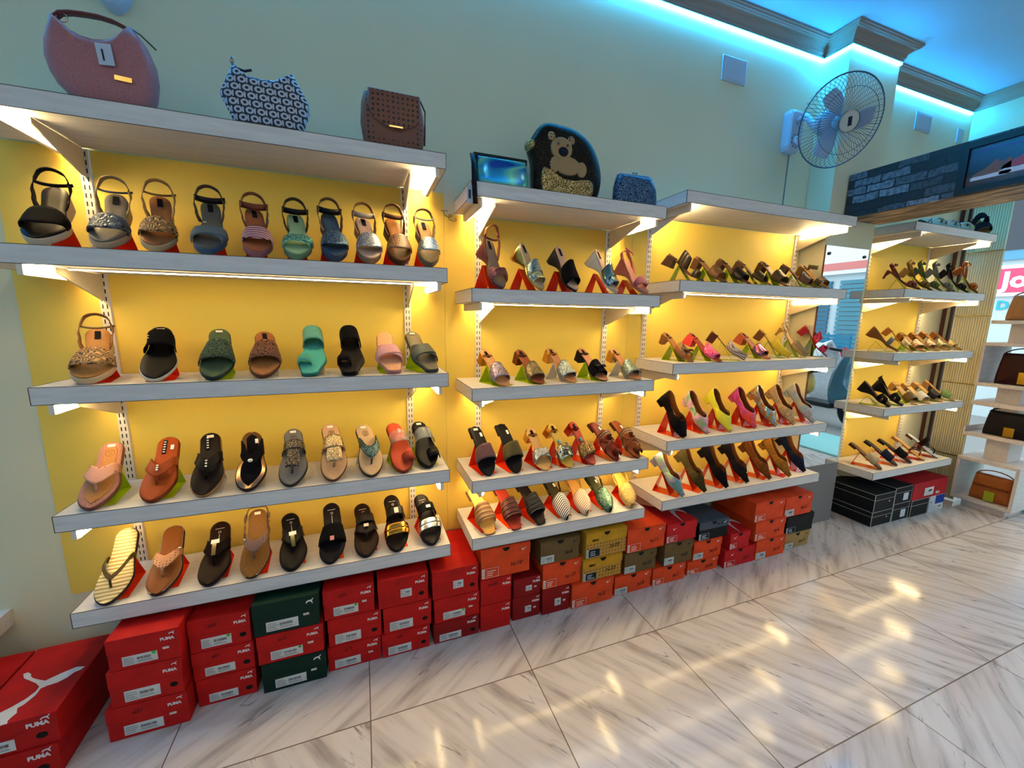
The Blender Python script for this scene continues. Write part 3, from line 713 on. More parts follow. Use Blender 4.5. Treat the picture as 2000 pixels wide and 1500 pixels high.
            MB().ribbon(pts, lambda i: (1, 0, 0), kw.get('w', .028), .003).build('toe_loop', m, T)
        elif k == 'pump': pump_upper(K, m, mspec(sh.get('lining', sh['foot'])), T, kw.get('tv', .32), kw.get('hs', .034))
        elif k == 'mulecap': band(K, const(.012), lambda p: kw.get('tv', .42) - kw.get('d', .0) * cos(p) ** 2, kw.get('h', .048), 'upper', m, T, nt=12, n=26, extra=.0015)
        elif k == 'back': back_loop(K, m, T, kw.get('ht', .052), kw.get('w', .013), kw.get('t', .6))
        elif k == 'ankle': ankle_band(K, m, T, kw.get('z', .028), kw.get('w', .013), kw.get('t', .84), kw.get('sag', 0))
        elif k == 'gem':
            mb = MB()
            for (t, p) in kw['at']:
                q = arch_pt(K, t, p, kw.get('h', .047) * .8 * (.62 + .85 * t)); mb.ball((q[0], q[1], q[2] + .003), kw.get('r', .004), 8, sc=kw.get('sc', (1, 1, .6)))
            mb.build(kw.get('name', 'ornament'), m, T)
        elif k == 'bow':
            t, p = kw.get('t', .25), pi / 2; q = arch_pt(K, t, p, .038 * (.62 + .85 * t)); mb = MB()
            for sd in (-1, 1): mb.loft([[(q[0] + .013 * s2 * r, q[1] + sd * dd, q[2] + .002 + .009 * u_ * r) for s2, u_ in ((-1, .1), (0, .9), (1, .1), (0, -.1))] for dd, r in ((.002, .35), (.016, 1), (.026, 1.1), (.029, .5))])
            mb.ball((q[0], q[1], q[2] + .005), .006); mb.build('bow', m, T)
        elif k == 'plate':   # small oblong metal or fabric plaque on the instep
            t, w_ = kw.get('t', .3), kw.get('w', .016); q = arch_pt(K, t, pi / 2, .0405 * (.62 + .85 * t))
            sl = (arch_pt(K, t + .05, pi / 2, .0405 * (.62 + .85 * (t + .05)))[2] - q[2]) / (.05 * K.L)
            MB().box(-kw.get('l', .03) / 2, kw.get('l', .03) / 2, -w_ / 2, w_ / 2, 0, .002, M=Matrix.Translation((q[0], q[1], q[2] + .0035)) @ Matrix.Rotation(-math.atan(sl), 4, 'Y')).build(kw.get('name', 'plaque'), m, T)
        elif k == 'stitch':
            mb = MB(); n = 64
            for i in range(n):
                for sd in (-1, 1):
                    t = .02 + .96 * (.5 - .5 * cos(pi * i / n)); w_ = K.w(t) * .97 - .0008
                    a = (t * K.L, K.c(t) + sd * w_, K.bed(t) + .0008); dt = .004
                    t2 = t + dt; b_ = (t2 * K.L, K.c(t2) + sd * (K.w(t2) * .97 - .0008), K.bed(t2) + .0008)
                    mb.tube([a, b_], .0012, 5)
            mb.build('stitching', m, T)['kind'] = 'stuff'
        elif k == 'pad': sole_mesh(K, kw.get('in', .014), lambda t: K.bed(t) - .001, lambda t: K.bed(t) + .0012).build('footbed_panel', m, T)
        elif k == 'buckle':
            q = arch_pt(K, kw.get('t', .55), kw.get('p', .5), .05); mb = MB(); r = kw.get('r', .011)
            mb.tube([(q[0] + sx_ * r, q[1] + .004 * kw.get('sd', 1), q[2] + sz_ * r) for sx_, sz_ in ((-1, -1), (1, -1), (1, 1), (-1, 1))], .0016, 6, closed=True); mb.build('buckle', m, T)
    for p_ in sh.get('marks', ''):
        if p_ == 'l': patch_box(K, .78, .93, -.007, .007, 'logo_patch', mat('cloth', '16141a'), T)
        elif p_ == 'p': patch_box(K, .90, .945, -.010, .010, 'price_sticker', mat('card', 'f3ddc8'), T, .0014)
        elif p_ == 'q': patch_box(K, .76, .84, -.019, -.009, 'price_sticker', mat('card', 'f6eadc'), T, .0014)
        elif p_ == 'o':
            q = K.bed(.8) + .0012; mb = MB()
            mb.tube([(K.L * (.80 + .055 * cos(a)), K.c(.8) + .011 * sin(a), K.bed(.80 + .055 * cos(a)) + .001) for a in [2 * pi * k / 20 for k in range(20)]], .0007, 5, closed=True)
            mb.tube([(K.L * (.80 + .03 * cos(a)), K.c(.8) + .005 * sin(2 * a), K.bed(.80 + .03 * cos(a)) + .001) for a in [2 * pi * k / 20 for k in range(20)]], .0006, 5, closed=True)
            mb.build('printed_emblem', mat('paint', '5a3418'), T)
        elif p_ == 'w': # small white script running down the insole
            mb = MB(); mb.tube([(K.L * (.86 + .004 * sin(i * 2.2)), K.c(.85) - .014 + .028 * i / 16, K.bed(.86) + .0012 + .0) for i in range(17)], .0008, 5)
            mb.tube([(K.L * (.80 + .018 * cos(a)), K.c(.8) + .004 * sin(a), K.bed(.80 + .018 * cos(a)) + .001) for a in [2 * pi * k / 12 for k in range(12)]], .0007, 5, closed=True)
            mb.tube([(K.L * (.76 - .14 * i / 8), K.c(.8) + .0012 * (-1) ** i, K.bed(.76 - .14 * i / 8) + .001) for i in range(9)], .0008, 5); mb.build('printed_logo', mat('paint', 'e9dfd6'), T)
        elif p_ == 't': # dark strip with pale lettering
            patch_box(K, .70, .93, .002, .013, 'logo_patch', mat('cloth', '16141a'), T)
            mb = MB()
            for i in range(5):
                tt = .73 + .042 * i; mb.box(-.0022, .0022, -.0032, .0032, 0, .0006, M=Matrix.Translation((tt * K.L, K.c(tt) + .0075, K.bed(tt) + .0024)))
            mb.build('printed_lettering', mat('paint', 'e9dfd6'), T)
    if sh.get('stand'): stand_for(K, M, sh['stand'], sh['short'], zs, 0)
    return T

def S(key, typ, sole, foot, straps, short, stand='o', nm='sandal', cat='sandal', **kw):
    i = int(key[1]) - 1
    d = dict(typ=typ, sole=sole, foot=foot, straps=straps, short=short, stand=stand, nm=nm, cat=cat,
             label=short + ', ' + ORD[i] + ' shelf, ' + SECN[key[0]])
    d.update(kw); shoe(key, d)
L_ = lambda c: ('leather', c)
SU = lambda c: ('suede', c)
GL = lambda *c: ('glitter',) + c
# --- leftmost bay, second shelf: strapped wedge sandals
WS = dict(nm='wedge_sandal', cat='sandal')
S('A2_1', 'wedge', ('plastic', 'cbb79c'), L_('130a07'), [('wave', SU('0d0b0d'), dict(a=.15, b=.44)), ('back', SU('100d10')), ('ankle', SU('100d10'), dict(w=.009))], 'large black strapped wedge sandal with cream sole', mir=1, W=.09, marks='', **WS)
S('A2_2', 'wedge', ('plastic', 'b9a07e'), L_('6b625a'), [('wave', ('braid', '56606e'), dict(a=.14, b=.42)), ('back', L_('8a7350')), ('ankle', L_('4f555c'), dict(w=.006))], 'slate grey woven-strap wedge sandal', marks='l', **WS)
S('A2_3', 'wedge', ('plastic', 'c2a47c'), L_('96603a'), [('wave', ('braid', 'a07848'), dict(a=.14, b=.42)), ('back', L_('a07a4a')), ('ankle', L_('7a5634'), dict(w=.006))], 'tan woven-strap wedge sandal', marks='l', **WS)
S('A2_4', 'wedge', L_('3f5a78'), L_('5f5b55'), [('cross', L_('566470'), dict(a=.13, b=.22, w=.15)), ('back', L_('4a3a30')), ('ankle', L_('141216'), dict(w=.018)), ('gem', ('metal', 'e8d9b0'), dict(at=[(.36, 1.7)], r=.005))], 'blue grey crossed wedge sandal with black ankle strap', marks='l', **WS)
S('A2_5', 'wedge', L_('8a5a62'), L_('9a5a3c'), [('wave', ('stripe', '4a1f3a', 'd9a9b0', 34.0), dict(a=.15, b=.42)), ('back', L_('7a4a34')), ('ankle', L_('6e3a2c'), dict(w=.02))], 'rose and plum striped wedge sandal', marks='l', **WS)
S('A2_6', 'wedge', L_('6b8a68'), L_('9ab88a'), [('cross', GL('2f9a90', 'bff0e0'), dict(a=.15, b=.22, w=.13)), ('back', L_('3c3020')), ('ankle', L_('121414'), dict(w=.018))], 'mint green glitter wedge sandal with black ankle strap', marks='l', **WS)
S('A2_7', 'wedge', L_('3d4456'), L_('34475c'), [('wave', GL('2f4560', '86a8c8'), dict(a=.15, b=.42)), ('back', L_('6b4a30')), ('ankle', L_('101014'), dict(w=.02))], 'navy glitter wedge sandal with black ankle strap', marks='', **WS)
S('A2_8', 'wedge', L_('8a6a50'), L_('c4a08a'), [('wave', GL('8f8f98', 'e6eef5'), dict(a=.15, b=.46)), ('back', L_('8a6038')), ('ankle', L_('a09488'), dict(w=.018))], 'silver sequin wedge sandal with pale insole', marks='l', **WS)
S('A2_9', 'wedge', L_('4a2a1c'), L_('8a5424'), [('wave', ('weave', '5a2f18', 'b07a48'), dict(a=.15, b=.46)), ('back', L_('5a3520')), ('ankle', L_('5c3a28'), dict(w=.016))], 'dark brown woven wedge sandal', marks='', **WS)
S('A2_10', 'wedge', L_('6b5a4a'), L_('b08a52'), [('wave', GL('60707a', 'd0e0ea'), dict(a=.16, b=.44)), ('back', L_('8a6a48'), dict(ht=.045)), ('ankle', L_('c9b8a0'), dict(w=.006))], 'small silver glitter wedge sandal at the shelf end', marks='l', W=.078, **WS)
# --- third shelf
SL = dict(nm='slide_sandal', cat='slide')
S('A3_1', 'wedge', ('plastic', 'cdb08c'), L_('a5713c'), [('wave', ('braid', 'b08450'), dict(a=.15, b=.45)), ('back', L_('8a5c34')), ('ankle', L_('8a6a44'), dict(w=.006))], 'large tan platform sandal with heel loop', marks='l', W=.094, **WS)
S('A3_2', 'flat', ('plastic', 'c9bfae'), L_('0b090b'), [('band', SU('0a090c'), dict(a=.48, b=.74, h=.046)), ('gem', ('metal', 'd8c8a0'), dict(at=[(.6, 2.4), (.64, 2.4)], r=.003))], 'black slide with one broad band and white sole', 'o', marks='p', **SL)
S('A3_3', 'flat', L_('20302a'), L_('4d5c44'), [('band', ('braid', '33503f'), dict(a=.24, b=.56, h=.05))], 'dark green woven-band slide', 'g', marks='p', **SL)
S('A3_4', 'flat', L_('5a3324'), L_('a5683c'), [('band', ('braid', '7d4a38'), dict(a=.24, b=.56, h=.05))], 'brown woven-band slide', 'c', marks='l', **SL)
S('A3_5', 'flat', L_('2f6f68'), L_('4fae9c'), [('band', L_('5d9a8c'), dict(a=.58, b=.88, h=.05)), ('ring', L_('4a9c8e'), dict(sd=1, t=.24, w=.034))], 'teal toe-loop slide with bow band', 'c', marks='p', toe='square', **SL)
S('A3_6', 'flat', L_('0d0b0d'), L_('151216'), [('band', SU('0b0a0d'), dict(a=.58, b=.9, h=.05)), ('ring', SU('0d0b0e'), dict(sd=1, t=.24, w=.034))], 'black toe-loop slide with bow band', 'c', marks='', toe='square', **SL)
S('A3_7', 'flat', L_('a9727a'), L_('e0a27a'), [('cross', L_('c48f92'), dict(a=.2, b=.34, w=.19))], 'pink crossed-band slide', 'g', marks='', toe='square', mir=-1, **SL)
S('A3_8', 'flat', L_('3a4038'), L_('6b6250'), [('cross', L_('4a5048'), dict(a=.2, b=.34, w=.19))], 'grey green crossed-band slide at the shelf end', 'g', marks='p', toe='square', mir=-1, **SL)
# --- fourth shelf: thong slippers
FF = dict(nm='thong_sandal', cat='flip flop')
S('A4_1', 'flat', L_('7a4636'), ('dots', 'b07258', '7a4434', 150.0), [('vee', ('dots', 'c58a72', '6a3226', 75.0), dict(tc=.26, ts=.46, wc=.22, ws=.12)), ('pad', L_('b87a3c'), dict())], 'salmon thong sandal with punched flower strap', 'g', marks='po', **FF)
S('A4_2', 'flat', L_('7a3014'), L_('a8491c'), [('vee', L_('94401c'), dict(tc=.27, ts=.47, wc=.17, ws=.14)), ('gem', ('metal', 'e6e0d8'), dict(at=[(.35, 1.57), (.38, 1.57), (.41, 1.57)], r=.004))], 'rust brown thong sandal with metal studs', 'g', marks='tq', **FF)
S('A4_3', 'flat', L_('a07244'), L_('1c1412'), [('vee', L_('15100f'), dict(tc=.28, ts=.5, wc=.18, ws=.13)), ('gem', ('metal', 'd8d4cc'), dict(at=[(.38, 1.57), (.42, 1.57), (.34, 1.57)], r=.004))], 'black thong sandal with round metal ornament and tan rim', 'c', marks='tp', **FF)
S('A4_4', 'flat', L_('2a1414'), ('metal', 'b08a70'), [('vee', SU('0c0b12'), dict(tc=.3, ts=.56, wc=.16, ws=.26)), ('pad', SU('0e0c12'), dict()), ('gem', ('metal', 'c8ccd4'), dict(at=[(.36, 1.57)], r=.009))], 'rose gold thong sandal with black strap and disc', 'c', marks='q', rough=.3, **FF)
S('A4_5', 'flat', L_('2a2420'), L_('706c68'), [('tee', GL('2a2422', '8a8078'), dict(a=.5, b=.64, tc=.22)), ], 'grey T-strap thong sandal with dark glitter straps', 'c', marks='po', **FF)
S('A4_6', 'flat', L_('6b3a20'), L_('c79a70'), [('tee', GL('a88858', 'e8d8b0'), dict(a=.46, b=.66, tc=.24, cw=.5))], 'beige T-strap thong sandal with pale gold straps', 'c', marks='po', **FF)
S('A4_7', 'flat', L_('3a2418'), L_('c2a078'), [('vee', GL('1f3038', '60808c'), dict(tc=.24, ts=.56, wc=.2, ws=.15, pw=1.6))], 'beige thong sandal with dark teal glitter strap', 'c', marks='po', **FF)
S('A4_8', 'flat', L_('7a2a1c'), L_('b8472c'), [('ring', L_('8a3222'), dict(sd=-1, t=.22, w=.04)), ('band', ('glass', 'f0e0d8'), dict(a=.48, b=.7, h=.045, th=.0015))], 'red toe-loop sandal with clear band', 'g', marks='q', nm='toe_loop_sandal', cat='sandal', mir=1)
S('A4_9', 'flat', L_('1a1414'), L_('0e0c10'), [('ring', L_('0d0b0f'), dict(sd=-1, t=.22, w=.044)), ('band', ('glass', 'dfe8f0'), dict(a=.48, b=.7, h=.045, th=.0015))], 'black toe-loop sandal with clear band', 'g', marks='p', nm='toe_loop_sandal', cat='sandal')
# --- bottom shelf
S('A5_1', 'flat', L_('2a1a1c'), ('stripe', 'b8965a', 'e6cf94', 26.0), [('vee', L_('4a3c20'), dict(tc=.24, ts=.54, wc=.07, ws=.07, pw=1.1))], 'pale yellow ribbed flip flop with olive strap', 'o', marks='', **FF)
S('A5_2', 'flat', L_('3a1a12'), L_('7d4722'), [('vee', ('dots', 'b07a5a', '5a3426', 110.0), dict(tc=.27, ts=.5, wc=.18, ws=.08)), ('stitch', ('plastic', 'd8c4a8')), ('gem', ('metal', 'b09080'), dict(at=[(.55, .5)], r=.007))], 'brown white-stitched thong sandal with salmon strap', 'o', marks='', **FF)
S('A5_3', 'flat', L_('140d0e'), L_('24140f'), [('vee', SU('170e0e'), dict(tc=.32, ts=.5, wc=.16, ws=.16)), ('plate', ('metal', '8a7a60'), dict(t=.42, l=.05, w=.012)), ('plate', ('card', 'f0e6da'), dict(t=.52, l=.014, w=.024, name='price_sticker'))], 'dark brown thong sandal with metal bar and tag', 'o', marks='w', **FF)
S('A5_4', 'flat', L_('3a2016'), L_('7d5224'), [('vee', ('dots', '6b5048', '3a2620', 150.0), dict(tc=.3, ts=.5, wc=.16, ws=.08)), ('stitch', ('plastic', 'd8c4a8')), ('back', L_('6b4a34'), dict(ht=.012, w=.01, t=.56)), ('gem', ('metal', '9a8478'), dict(at=[(.52, 2.7), (.5, 2.5)], r=.006))], 'brown white-stitched thong sandal with heel strap', 'o', marks='p', **FF)
S('A5_5', 'flat', L_('0d0c0e'), L_('141012'), [('vee', L_('120f10'), dict(tc=.32, ts=.52, wc=.17, ws=.15)), ('plate', ('metal', '6a7050'), dict(t=.36, l=.05, w=.013)), ('plate', ('card', 'f0e6da'), dict(t=.47, l=.014, w=.024, name='price_sticker'))], 'black thong sandal with metal bar and tag', 'o', marks='w', **FF)
S('A5_6', 'flat', L_('0c0b0d'), L_('161014'), [('band', SU('0b0a0c'), dict(a=.28, b=.54, h=.048)), ('plate', ('card', 'd88a7a'), dict(t=.3, l=.016, w=.014, name='price_sticker'))], 'plain black slide with single broad band', 'o', marks='w', **SL)
S('A5_7', 'flat', L_('160e0c'), L_('26140f'), [('band', L_('171010'), dict(a=.5, b=.66, h=.05)), ('vee', L_('171010'), dict(tc=.3, ts=.42, wc=.16, ws=.1)), ('plate', ('card', 'e8c8b8'), dict(t=.42, l=.012, w=.018, name='price_sticker'))], 'dark brown two-strap slipper with toe post', 'o', marks='w', **FF)
S('A5_8', 'flat', L_('120d0c'), L_('1f1410'), [('band', L_('14100f'), dict(a=.52, b=.68, h=.05)), ('band', ('metal', 'd89a3a'), dict(a=.22, b=.3, h=.05, name='gold_band')), ('band', ('metal', 'd89a3a'), dict(a=.31, b=.39, h=.05, name='gold_band')), ('plate', ('card', 'e8c8b8'), dict(t=.58, l=.022, w=.016, name='price_sticker'))], 'black slide with double gold toe band', 'o', marks='w', **SL)
S('A5_9', 'flat', L_('100e10'), L_('161214'), [('band', SU('0e0d10'), dict(a=.52, b=.68, h=.05)), ('band', ('metal', 'd8dce4'), dict(a=.22, b=.3, h=.05, name='silver_band')), ('band', ('metal', 'd8dce4'), dict(a=.31, b=.39, h=.05, name='silver_band')), ('plate', ('card', 'f0e0d8'), dict(t=.58, l=.012, w=.018, name='price_sticker'))], 'black slide with double silver toe band', 'o', marks='w', **SL)
# --- second bay
S('B2_1', 'wmule', L_('6b3a3a'), L_('7d6a5c'), [('cross', GL('6b3c40', 'a07078'), dict(a=.14, b=.24, w=.14)), ('back', L_('7a4a34'), dict(ht=.06)), ('ankle', L_('7a4634'), dict(w=.008))], 'mauve brown wedge sandal with ankle loop', marks='l', arch=.012, **WS)
S('B2_2', 'wmule', ('metal', 'c9a45a'), L_('c2a688'), [('band', GL('4a6070', '9ab8c8'), dict(a=.3, b=.52, h=.05)), ('band', ('holo', 'c09a30', 'fff0a0', '3a7a9a', 'e8b848'), dict(a=.16, b=.31, h=.046, name='toe_band'))], 'gold wedge mule with blue grey glitter band', marks='l', arch=.014, nm='wedge_mule', cat='mule', rough=.4)
S('B2_3', 'wmule', L_('141014'), L_('c9a08a'), [('band', SU('0b090c'), dict(a=.16, b=.54, h=.055))], 'black velvet wedge mule', marks='l', arch=.014, nm='wedge_mule', cat='mule')
S('B2_4', 'wmule', L_('c9bca8'), L_('c8a088'), [('band', ('metal', '6f8f9a'), dict(a=.3, b=.54, h=.05)), ('band', ('holo', '2a90c0', '305060', 'b8d8e0', '9a4a30'), dict(a=.16, b=.3, h=.046, name='toe_band'))], 'cream wedge mule with metallic blue band', marks='l', arch=.014, nm='wedge_mule', cat='mule')
S('B2_5', 'wmule', L_('c2705c'), L_('c88a74'), [('wave', L_('a85a64'), dict(a=.14, b=.38)), ('back', L_('b86a5c'), dict(ht=.035, w=.014)), ('ankle', L_('b86a5c'), dict(w=.007, z=.05, sag=.012))], 'coral pink wedge sandal with slingback', marks='', arch=.014, **WS)
MU = dict(nm='heeled_mule', cat='mule')
def peep(key, sole, cap, short, stand, heelm=None, orn=None, **kw):
    st = [('wave', cap, dict(a=.17, b=.50, d=.02, e=-.02))]
    if orn: st.append(orn)
    S(key, 'mule', sole, kw.pop('foot', L_('b87a50')), st, short, stand, marks='l', heelm=heelm or sole, **{**MU, **kw})
peep('B3_1', ('metal', 'c28a50'), GL('6a6078', 'c8b8d8'), 'peep-toe block heel mule in purple glitter', 'g', foot=L_('c08a5c'))
peep('B3_2', ('metal', '6b3a20'), GL('5a5040', 'a89878'), 'peep-toe block heel mule in bronze glitter', 'g', foot=L_('8a4a30'))
peep('B3_3', ('metal', 'c89858'), GL('7a8488', 'd8e8e8'), 'peep-toe block heel mule in silver glitter with gold rim', 'c')
peep('B3_4', L_('1a1114'), SU('0f0c12'), 'peep-toe block heel mule in black', 'g', orn=('bow', L_('1a1418'), dict(t=.3)))
peep('B3_5', ('metal', 'd0a468'), GL('708078', 'b8ccc8'), 'peep-toe block heel mule in pale silver at the shelf end', 'c')
S('B4_1', 'low', L_('120d12'), L_('0f0c10'), [('band', L_('5a3f44'), dict(a=.26, b=.52, h=.056)), ('gem', ('metal', 'e0d0b0'), dict(at=[(.5, 1.57)], r=.004))], 'black slipper with mauve zip band', 'o', marks='pq', nm='slipper', cat='slipper')
S('B4_2', 'low', L_('120d10'), L_('0f0c10'), [('band', L_('4a4226'), dict(a=.26, b=.52, h=.056)), ('gem', ('metal', 'e0d0b0'), dict(at=[(.5, 1.57)], r=.004))], 'black slipper with olive band', 'o', marks='q', nm='slipper', cat='slipper')
S('B4_3', 'mule', ('metal', 'c9a878'), L_('c89a5c'), [('cross', GL('8a8c90', 'd0d4d8'), dict(a=.2, b=.36, w=.14))], 'pale gold heeled mule with grey sequin band', 'o', marks='l', heel='block', **MU)
S('B4_4', 'mule', ('metal', 'c89038'), L_('c8a040'), [('band', ('holo', 'd0a030', '1a3050', 'f0e8c0', '304a60'), dict(a=.2, b=.46)), ('gem', ('metal', '60a0d0'), dict(at=[(.56, 1.57), (.6, 1.57)], r=.007, h=.002)), ('gem', ('patent', '101828'), dict(at=[(.24 + .03 * i, .9 + .28 * j) for i in range(5) for j in range(5)], r=.0032, name='beads'))], 'gold jewelled mule with blue stone', 'o', marks='l', **MU)
S('B4_5', 'mule', ('metal', 'a03024'), L_('a83a2c'), [('band', GL('5a4a40', 'd8a850'), dict(a=.2, b=.46)), ('gem', ('patent', '20b0b0'), dict(at=[(.56, 1.57), (.6, 1.57)], r=.007, h=.002)), ('gem', ('metal', 'c8a868'), dict(at=[(.24 + .03 * i, .9 + .28 * j) for i in range(5) for j in range(5)], r=.0032, name='beads'))], 'red jewelled mule with turquoise stone', 'o', marks='l', **MU)
S('B4_6', 'low', L_('4a1a14'), L_('6b2018'), [('band', ('stripe', '3a1410', '9a6a50', 26.0), dict(a=.52, b=.62, h=.05)), ('cross', L_('5a1c14'), dict(a=.2, b=.5, w=.05, h=.04)), ('ring', L_('5a1c14'), dict(sd=-1, t=.16, w=.03))], 'maroon toe-loop slipper with embroidered strap', 'o', marks='q', toe='almond', nm='slipper', cat='slipper')
S('B4_7', 'low', L_('4a2412'), L_('7a3a1e'), [('band', ('stripe', '3a1c10', 'a0785a', 26.0), dict(a=.52, b=.62, h=.05)), ('cross', L_('5f2c16'), dict(a=.2, b=.5, w=.05, h=.04)), ('ring', L_('5a2a14'), dict(sd=-1, t=.16, w=.03))], 'brown toe-loop slipper with embroidered strap', 'o', marks='q', toe='almond', nm='slipper', cat='slipper')
for k, c, f, nme in (('B5_1', '8a6240', 'd8a050', 'tan'), ('B5_2', '4a1410', '9a3020', 'maroon'), ('B5_3', '100c10', '1c1214', 'black')):
    S(k, 'low', L_(c), L_(f), [('band', ('ridge', c, 16.0), dict(a=.22 + .085 * i, b=.30 + .085 * i, h=.052, name='padded_strap')) for i in range(4)], nme + ' square-toed slide with padded ribs', 'o', toe='square', marks='', **SL)
SB = dict(nm='slingback_flat', cat='flat shoe', toe='almond', W=.08)
S('B5_4', 'low', L_('141014'), L_('3a3020'), [('mulecap', ('zigzag', '0f0c12', 'e8dcd0'), dict(tv=.5, d=.06)), ('back', L_('141014'), dict(ht=.035, w=.008)), ('ankle', L_('141014'), dict(z=.045, w=.009))], 'black and white chevron slingback flat', 'o', marks='q', **SB)
S('B5_5', 'low', L_('a8784a'), L_('c89048'), [('mulecap', ('zigzag', 'b07a5a', 'ecd8c0'), dict(tv=.5, d=.06)), ('back', L_('b8834a'), dict(ht=.035, w=.008)), ('ankle', L_('b8834a'), dict(z=.045, w=.009))], 'tan and cream chevron slingback flat', 'o', marks='', **SB)
S('B5_6', 'low', L_('20302a'), L_('3a3c24'), [('mulecap', GL('2f4a40', '86b09c'), dict(tv=.5, d=.06)), ('back', L_('20261e'), dict(ht=.035, w=.008)), ('ankle', L_('20261e'), dict(z=.045, w=.009))], 'dark green glitter slingback flat', 'o', marks='q', **SB)
S('B5_7', 'low', L_('b89860'), L_('d8a850'), [('mulecap', SU('c0a060'), dict(tv=.5, d=.06)), ('back', L_('c8a050'), dict(ht=.035, w=.012)), ('ankle', L_('c8a050'), dict(z=.045, w=.012))], 'cream yellow slingback flat at the shelf end', 'o', marks='', **SB)
# --- third bay
S('C2_1', 'mule', L_('4a2f1a'), L_('6b4626'), [('band', ('ridge', '5a4222', 20.0), dict(a=.5, b=.7, h=.07)), ('band', ('ridge', '4a3418', 20.0), dict(a=.16, b=.27, h=.05))], 'olive brown two-band heeled sandal, first', 'g', marks='', heel='flare', nm='heeled_sandal', cat='sandal')
for k, c, f, nme, extra in (('C2_2', '5a3c22', '9a6a40', 'brown heeled mule with metal clasp', [('gem', ('metal', 'e0d8c0'), dict(at=[(.3, 1.57), (.33, 1.57)], r=.004))]), ('C2_3', '140f0e', '7a4c30', 'near black heeled mule with plain broad band', []), ('C2_4', '3a2c1a', '8a5c38', 'dark olive crossed-band heeled mule', None), ('C2_5', '4a3a26', '9a6a44', 'grey brown heeled mule with thin strap line', []), ('C2_6', '5a4034', '8a5a3a', 'brown heeled mule with jewelled rim', [('gem', ('metal', '8a9ac0'), dict(at=[(.42, .7 + .2 * i) for i in range(10)], r=.003))])):
    S(k, 'mule', L_('4a2e1c'), L_(f), [('cross', L_(c), dict(a=.16, b=.3, w=.18))] if extra is None else [('band', L_(c), dict(a=.18, b=.46, h=.05))] + extra, nme, 'g', marks='l', **MU)
S('C2_7', 'mule', L_('6b5030'), L_('a57a48'), [('band', L_('5f4c30'), dict(a=.16, b=.34, h=.048)), ('ankle', L_('6b5636'), dict(t=.6, z=.045, w=.022))], 'khaki two-band heeled sandal near the mirror', 'g', marks='l', nm='heeled_sandal', cat='sandal')
S('C3_1', 'mule', L_('8a5a34'), L_('a5703c'), [('band', ('glass', 'e0b890'), dict(a=.16, b=.5, th=.0015)), ('bow', ('metal', '5a3a20'), dict(t=.22))], 'golden brown clear-band mule with bow', 'g', marks='l', heel='taper', **MU)
S('C3_2', 'mule', L_('c8303c'), L_('a84a34'), [('wave', GL('d0206a', 'ff90b8'), dict(a=.12, b=.5, d=.0))], 'hot pink glitter mule', 'g', marks='l', heelm=L_('e04440'), heel='flare', toe='square', **MU)
S('C3_3', 'mule', L_('4a2418'), L_('c08a50'), [('mulecap', ('weave', '3a1616', 'e0c8b0'), dict(tv=.52))], 'pointed mule in maroon and cream weave', 'g', marks='', toe='pointed', **MU)
S('C3_4', 'mule', L_('b04a34'), L_('a86a44'), [('band', ('holo', '8a3a5a', '4a5aa0', 'c85a4a', '704a8a'), dict(a=.16, b=.44))], 'orange heeled mule with violet metallic band', 'g', marks='l', heelm=L_('b8583c'), heel='flare', toe='square', **MU)
S('C3_5', 'mule', L_('6b4020'), L_('c0a03c'), [('mulecap', L_('d0b028'), dict(tv=.5))], 'pointed mustard yellow mule', 'g', marks='l', toe='pointed', **MU)
S('C3_6', 'mule', L_('a8844c'), L_('c8a06c'), [('mulecap', ('glass', 'f0e0b0'), dict(tv=.46)), ('back', ('glass', 'e8d0a0'), dict(ht=.03, w=.006))], 'see-through pale slingback heel', 'g', marks='l', toe='pointed', heel='slim', nm='heeled_sandal', cat='sandal')
S('C3_7', 'mule', L_('8a1c20'), L_('a02428'), [('band', GL('8a1428', 'd04858'), dict(a=.44, b=.62, h=.062)), ('band', GL('901230', 'e05070'), dict(a=.14, b=.3, h=.05)), ('bow', GL('90183a', 'e05070'), dict(t=.2))], 'red glitter heeled sandal at the shelf end', 'g', marks='l', nm='heeled_sandal', cat='sandal')
PU = dict(nm='court_shoe', cat='pump')
def pump(key, up, short, lining='6b3c1c', foot='8a5428', toe='pointed', heel='block', orn=None, heelm=None):
    st = [('pump', up, dict(tv=.30))]
    if orn: st.append(orn)
    S(key, 'pump', L_('3a1c10'), L_(foot), st, short, 'o', marks='', toe=toe, lining=L_(lining), heel=heel, heelm=heelm or up, **PU)
pump('C4_1', SU('100a0e'), 'black suede pump with bead row', orn=('gem', ('metal', 'd8d8e0'), dict(at=[(.26, .8 + .25 * i) for i in range(7)], r=.002)), foot='c09048', toe='almond')
pump('C4_2', ('tie', '5a8a58', '8a7a80', 'c890b0', '60906a'), 'pastel green and pink pump on shelf end')
pump('C4_3', L_('c8c038'), 'lime yellow pump')
pump('C4_4', ('tie', 'b02a20', 'd04030', 'a02878', 'c03890'), 'red and magenta marbled pump')
pump('C4_5', ('holo', 'c09030', 'b87830', '5ab0c8', 'd8a848'), 'gold pump with iridescent blue toe')
pump('C4_6', SU('b0906a'), 'plain beige pump')
pump('C4_7', ('tie', '8a8878', 'b0a8a8', '7a98a0', 'a09484'), 'pale grey marbled pump at the shelf end')
pump('C5_1', ('tie', '6a8a78', '4a7a80', '9a8aa0', '80a078'), 'teal and lilac marbled pump')
pump('C5_2', SU('3a3018'), 'olive suede pump with small studs', orn=('gem', ('metal', 'e0e0e0'), dict(at=[(.24, 1.1), (.27, 1.4), (.27, 1.75), (.24, 2.05)], r=.003)), foot='a8702c')
pump('C5_3', SU('0e0a0e'), 'plain black suede pump', foot='a06c2c')
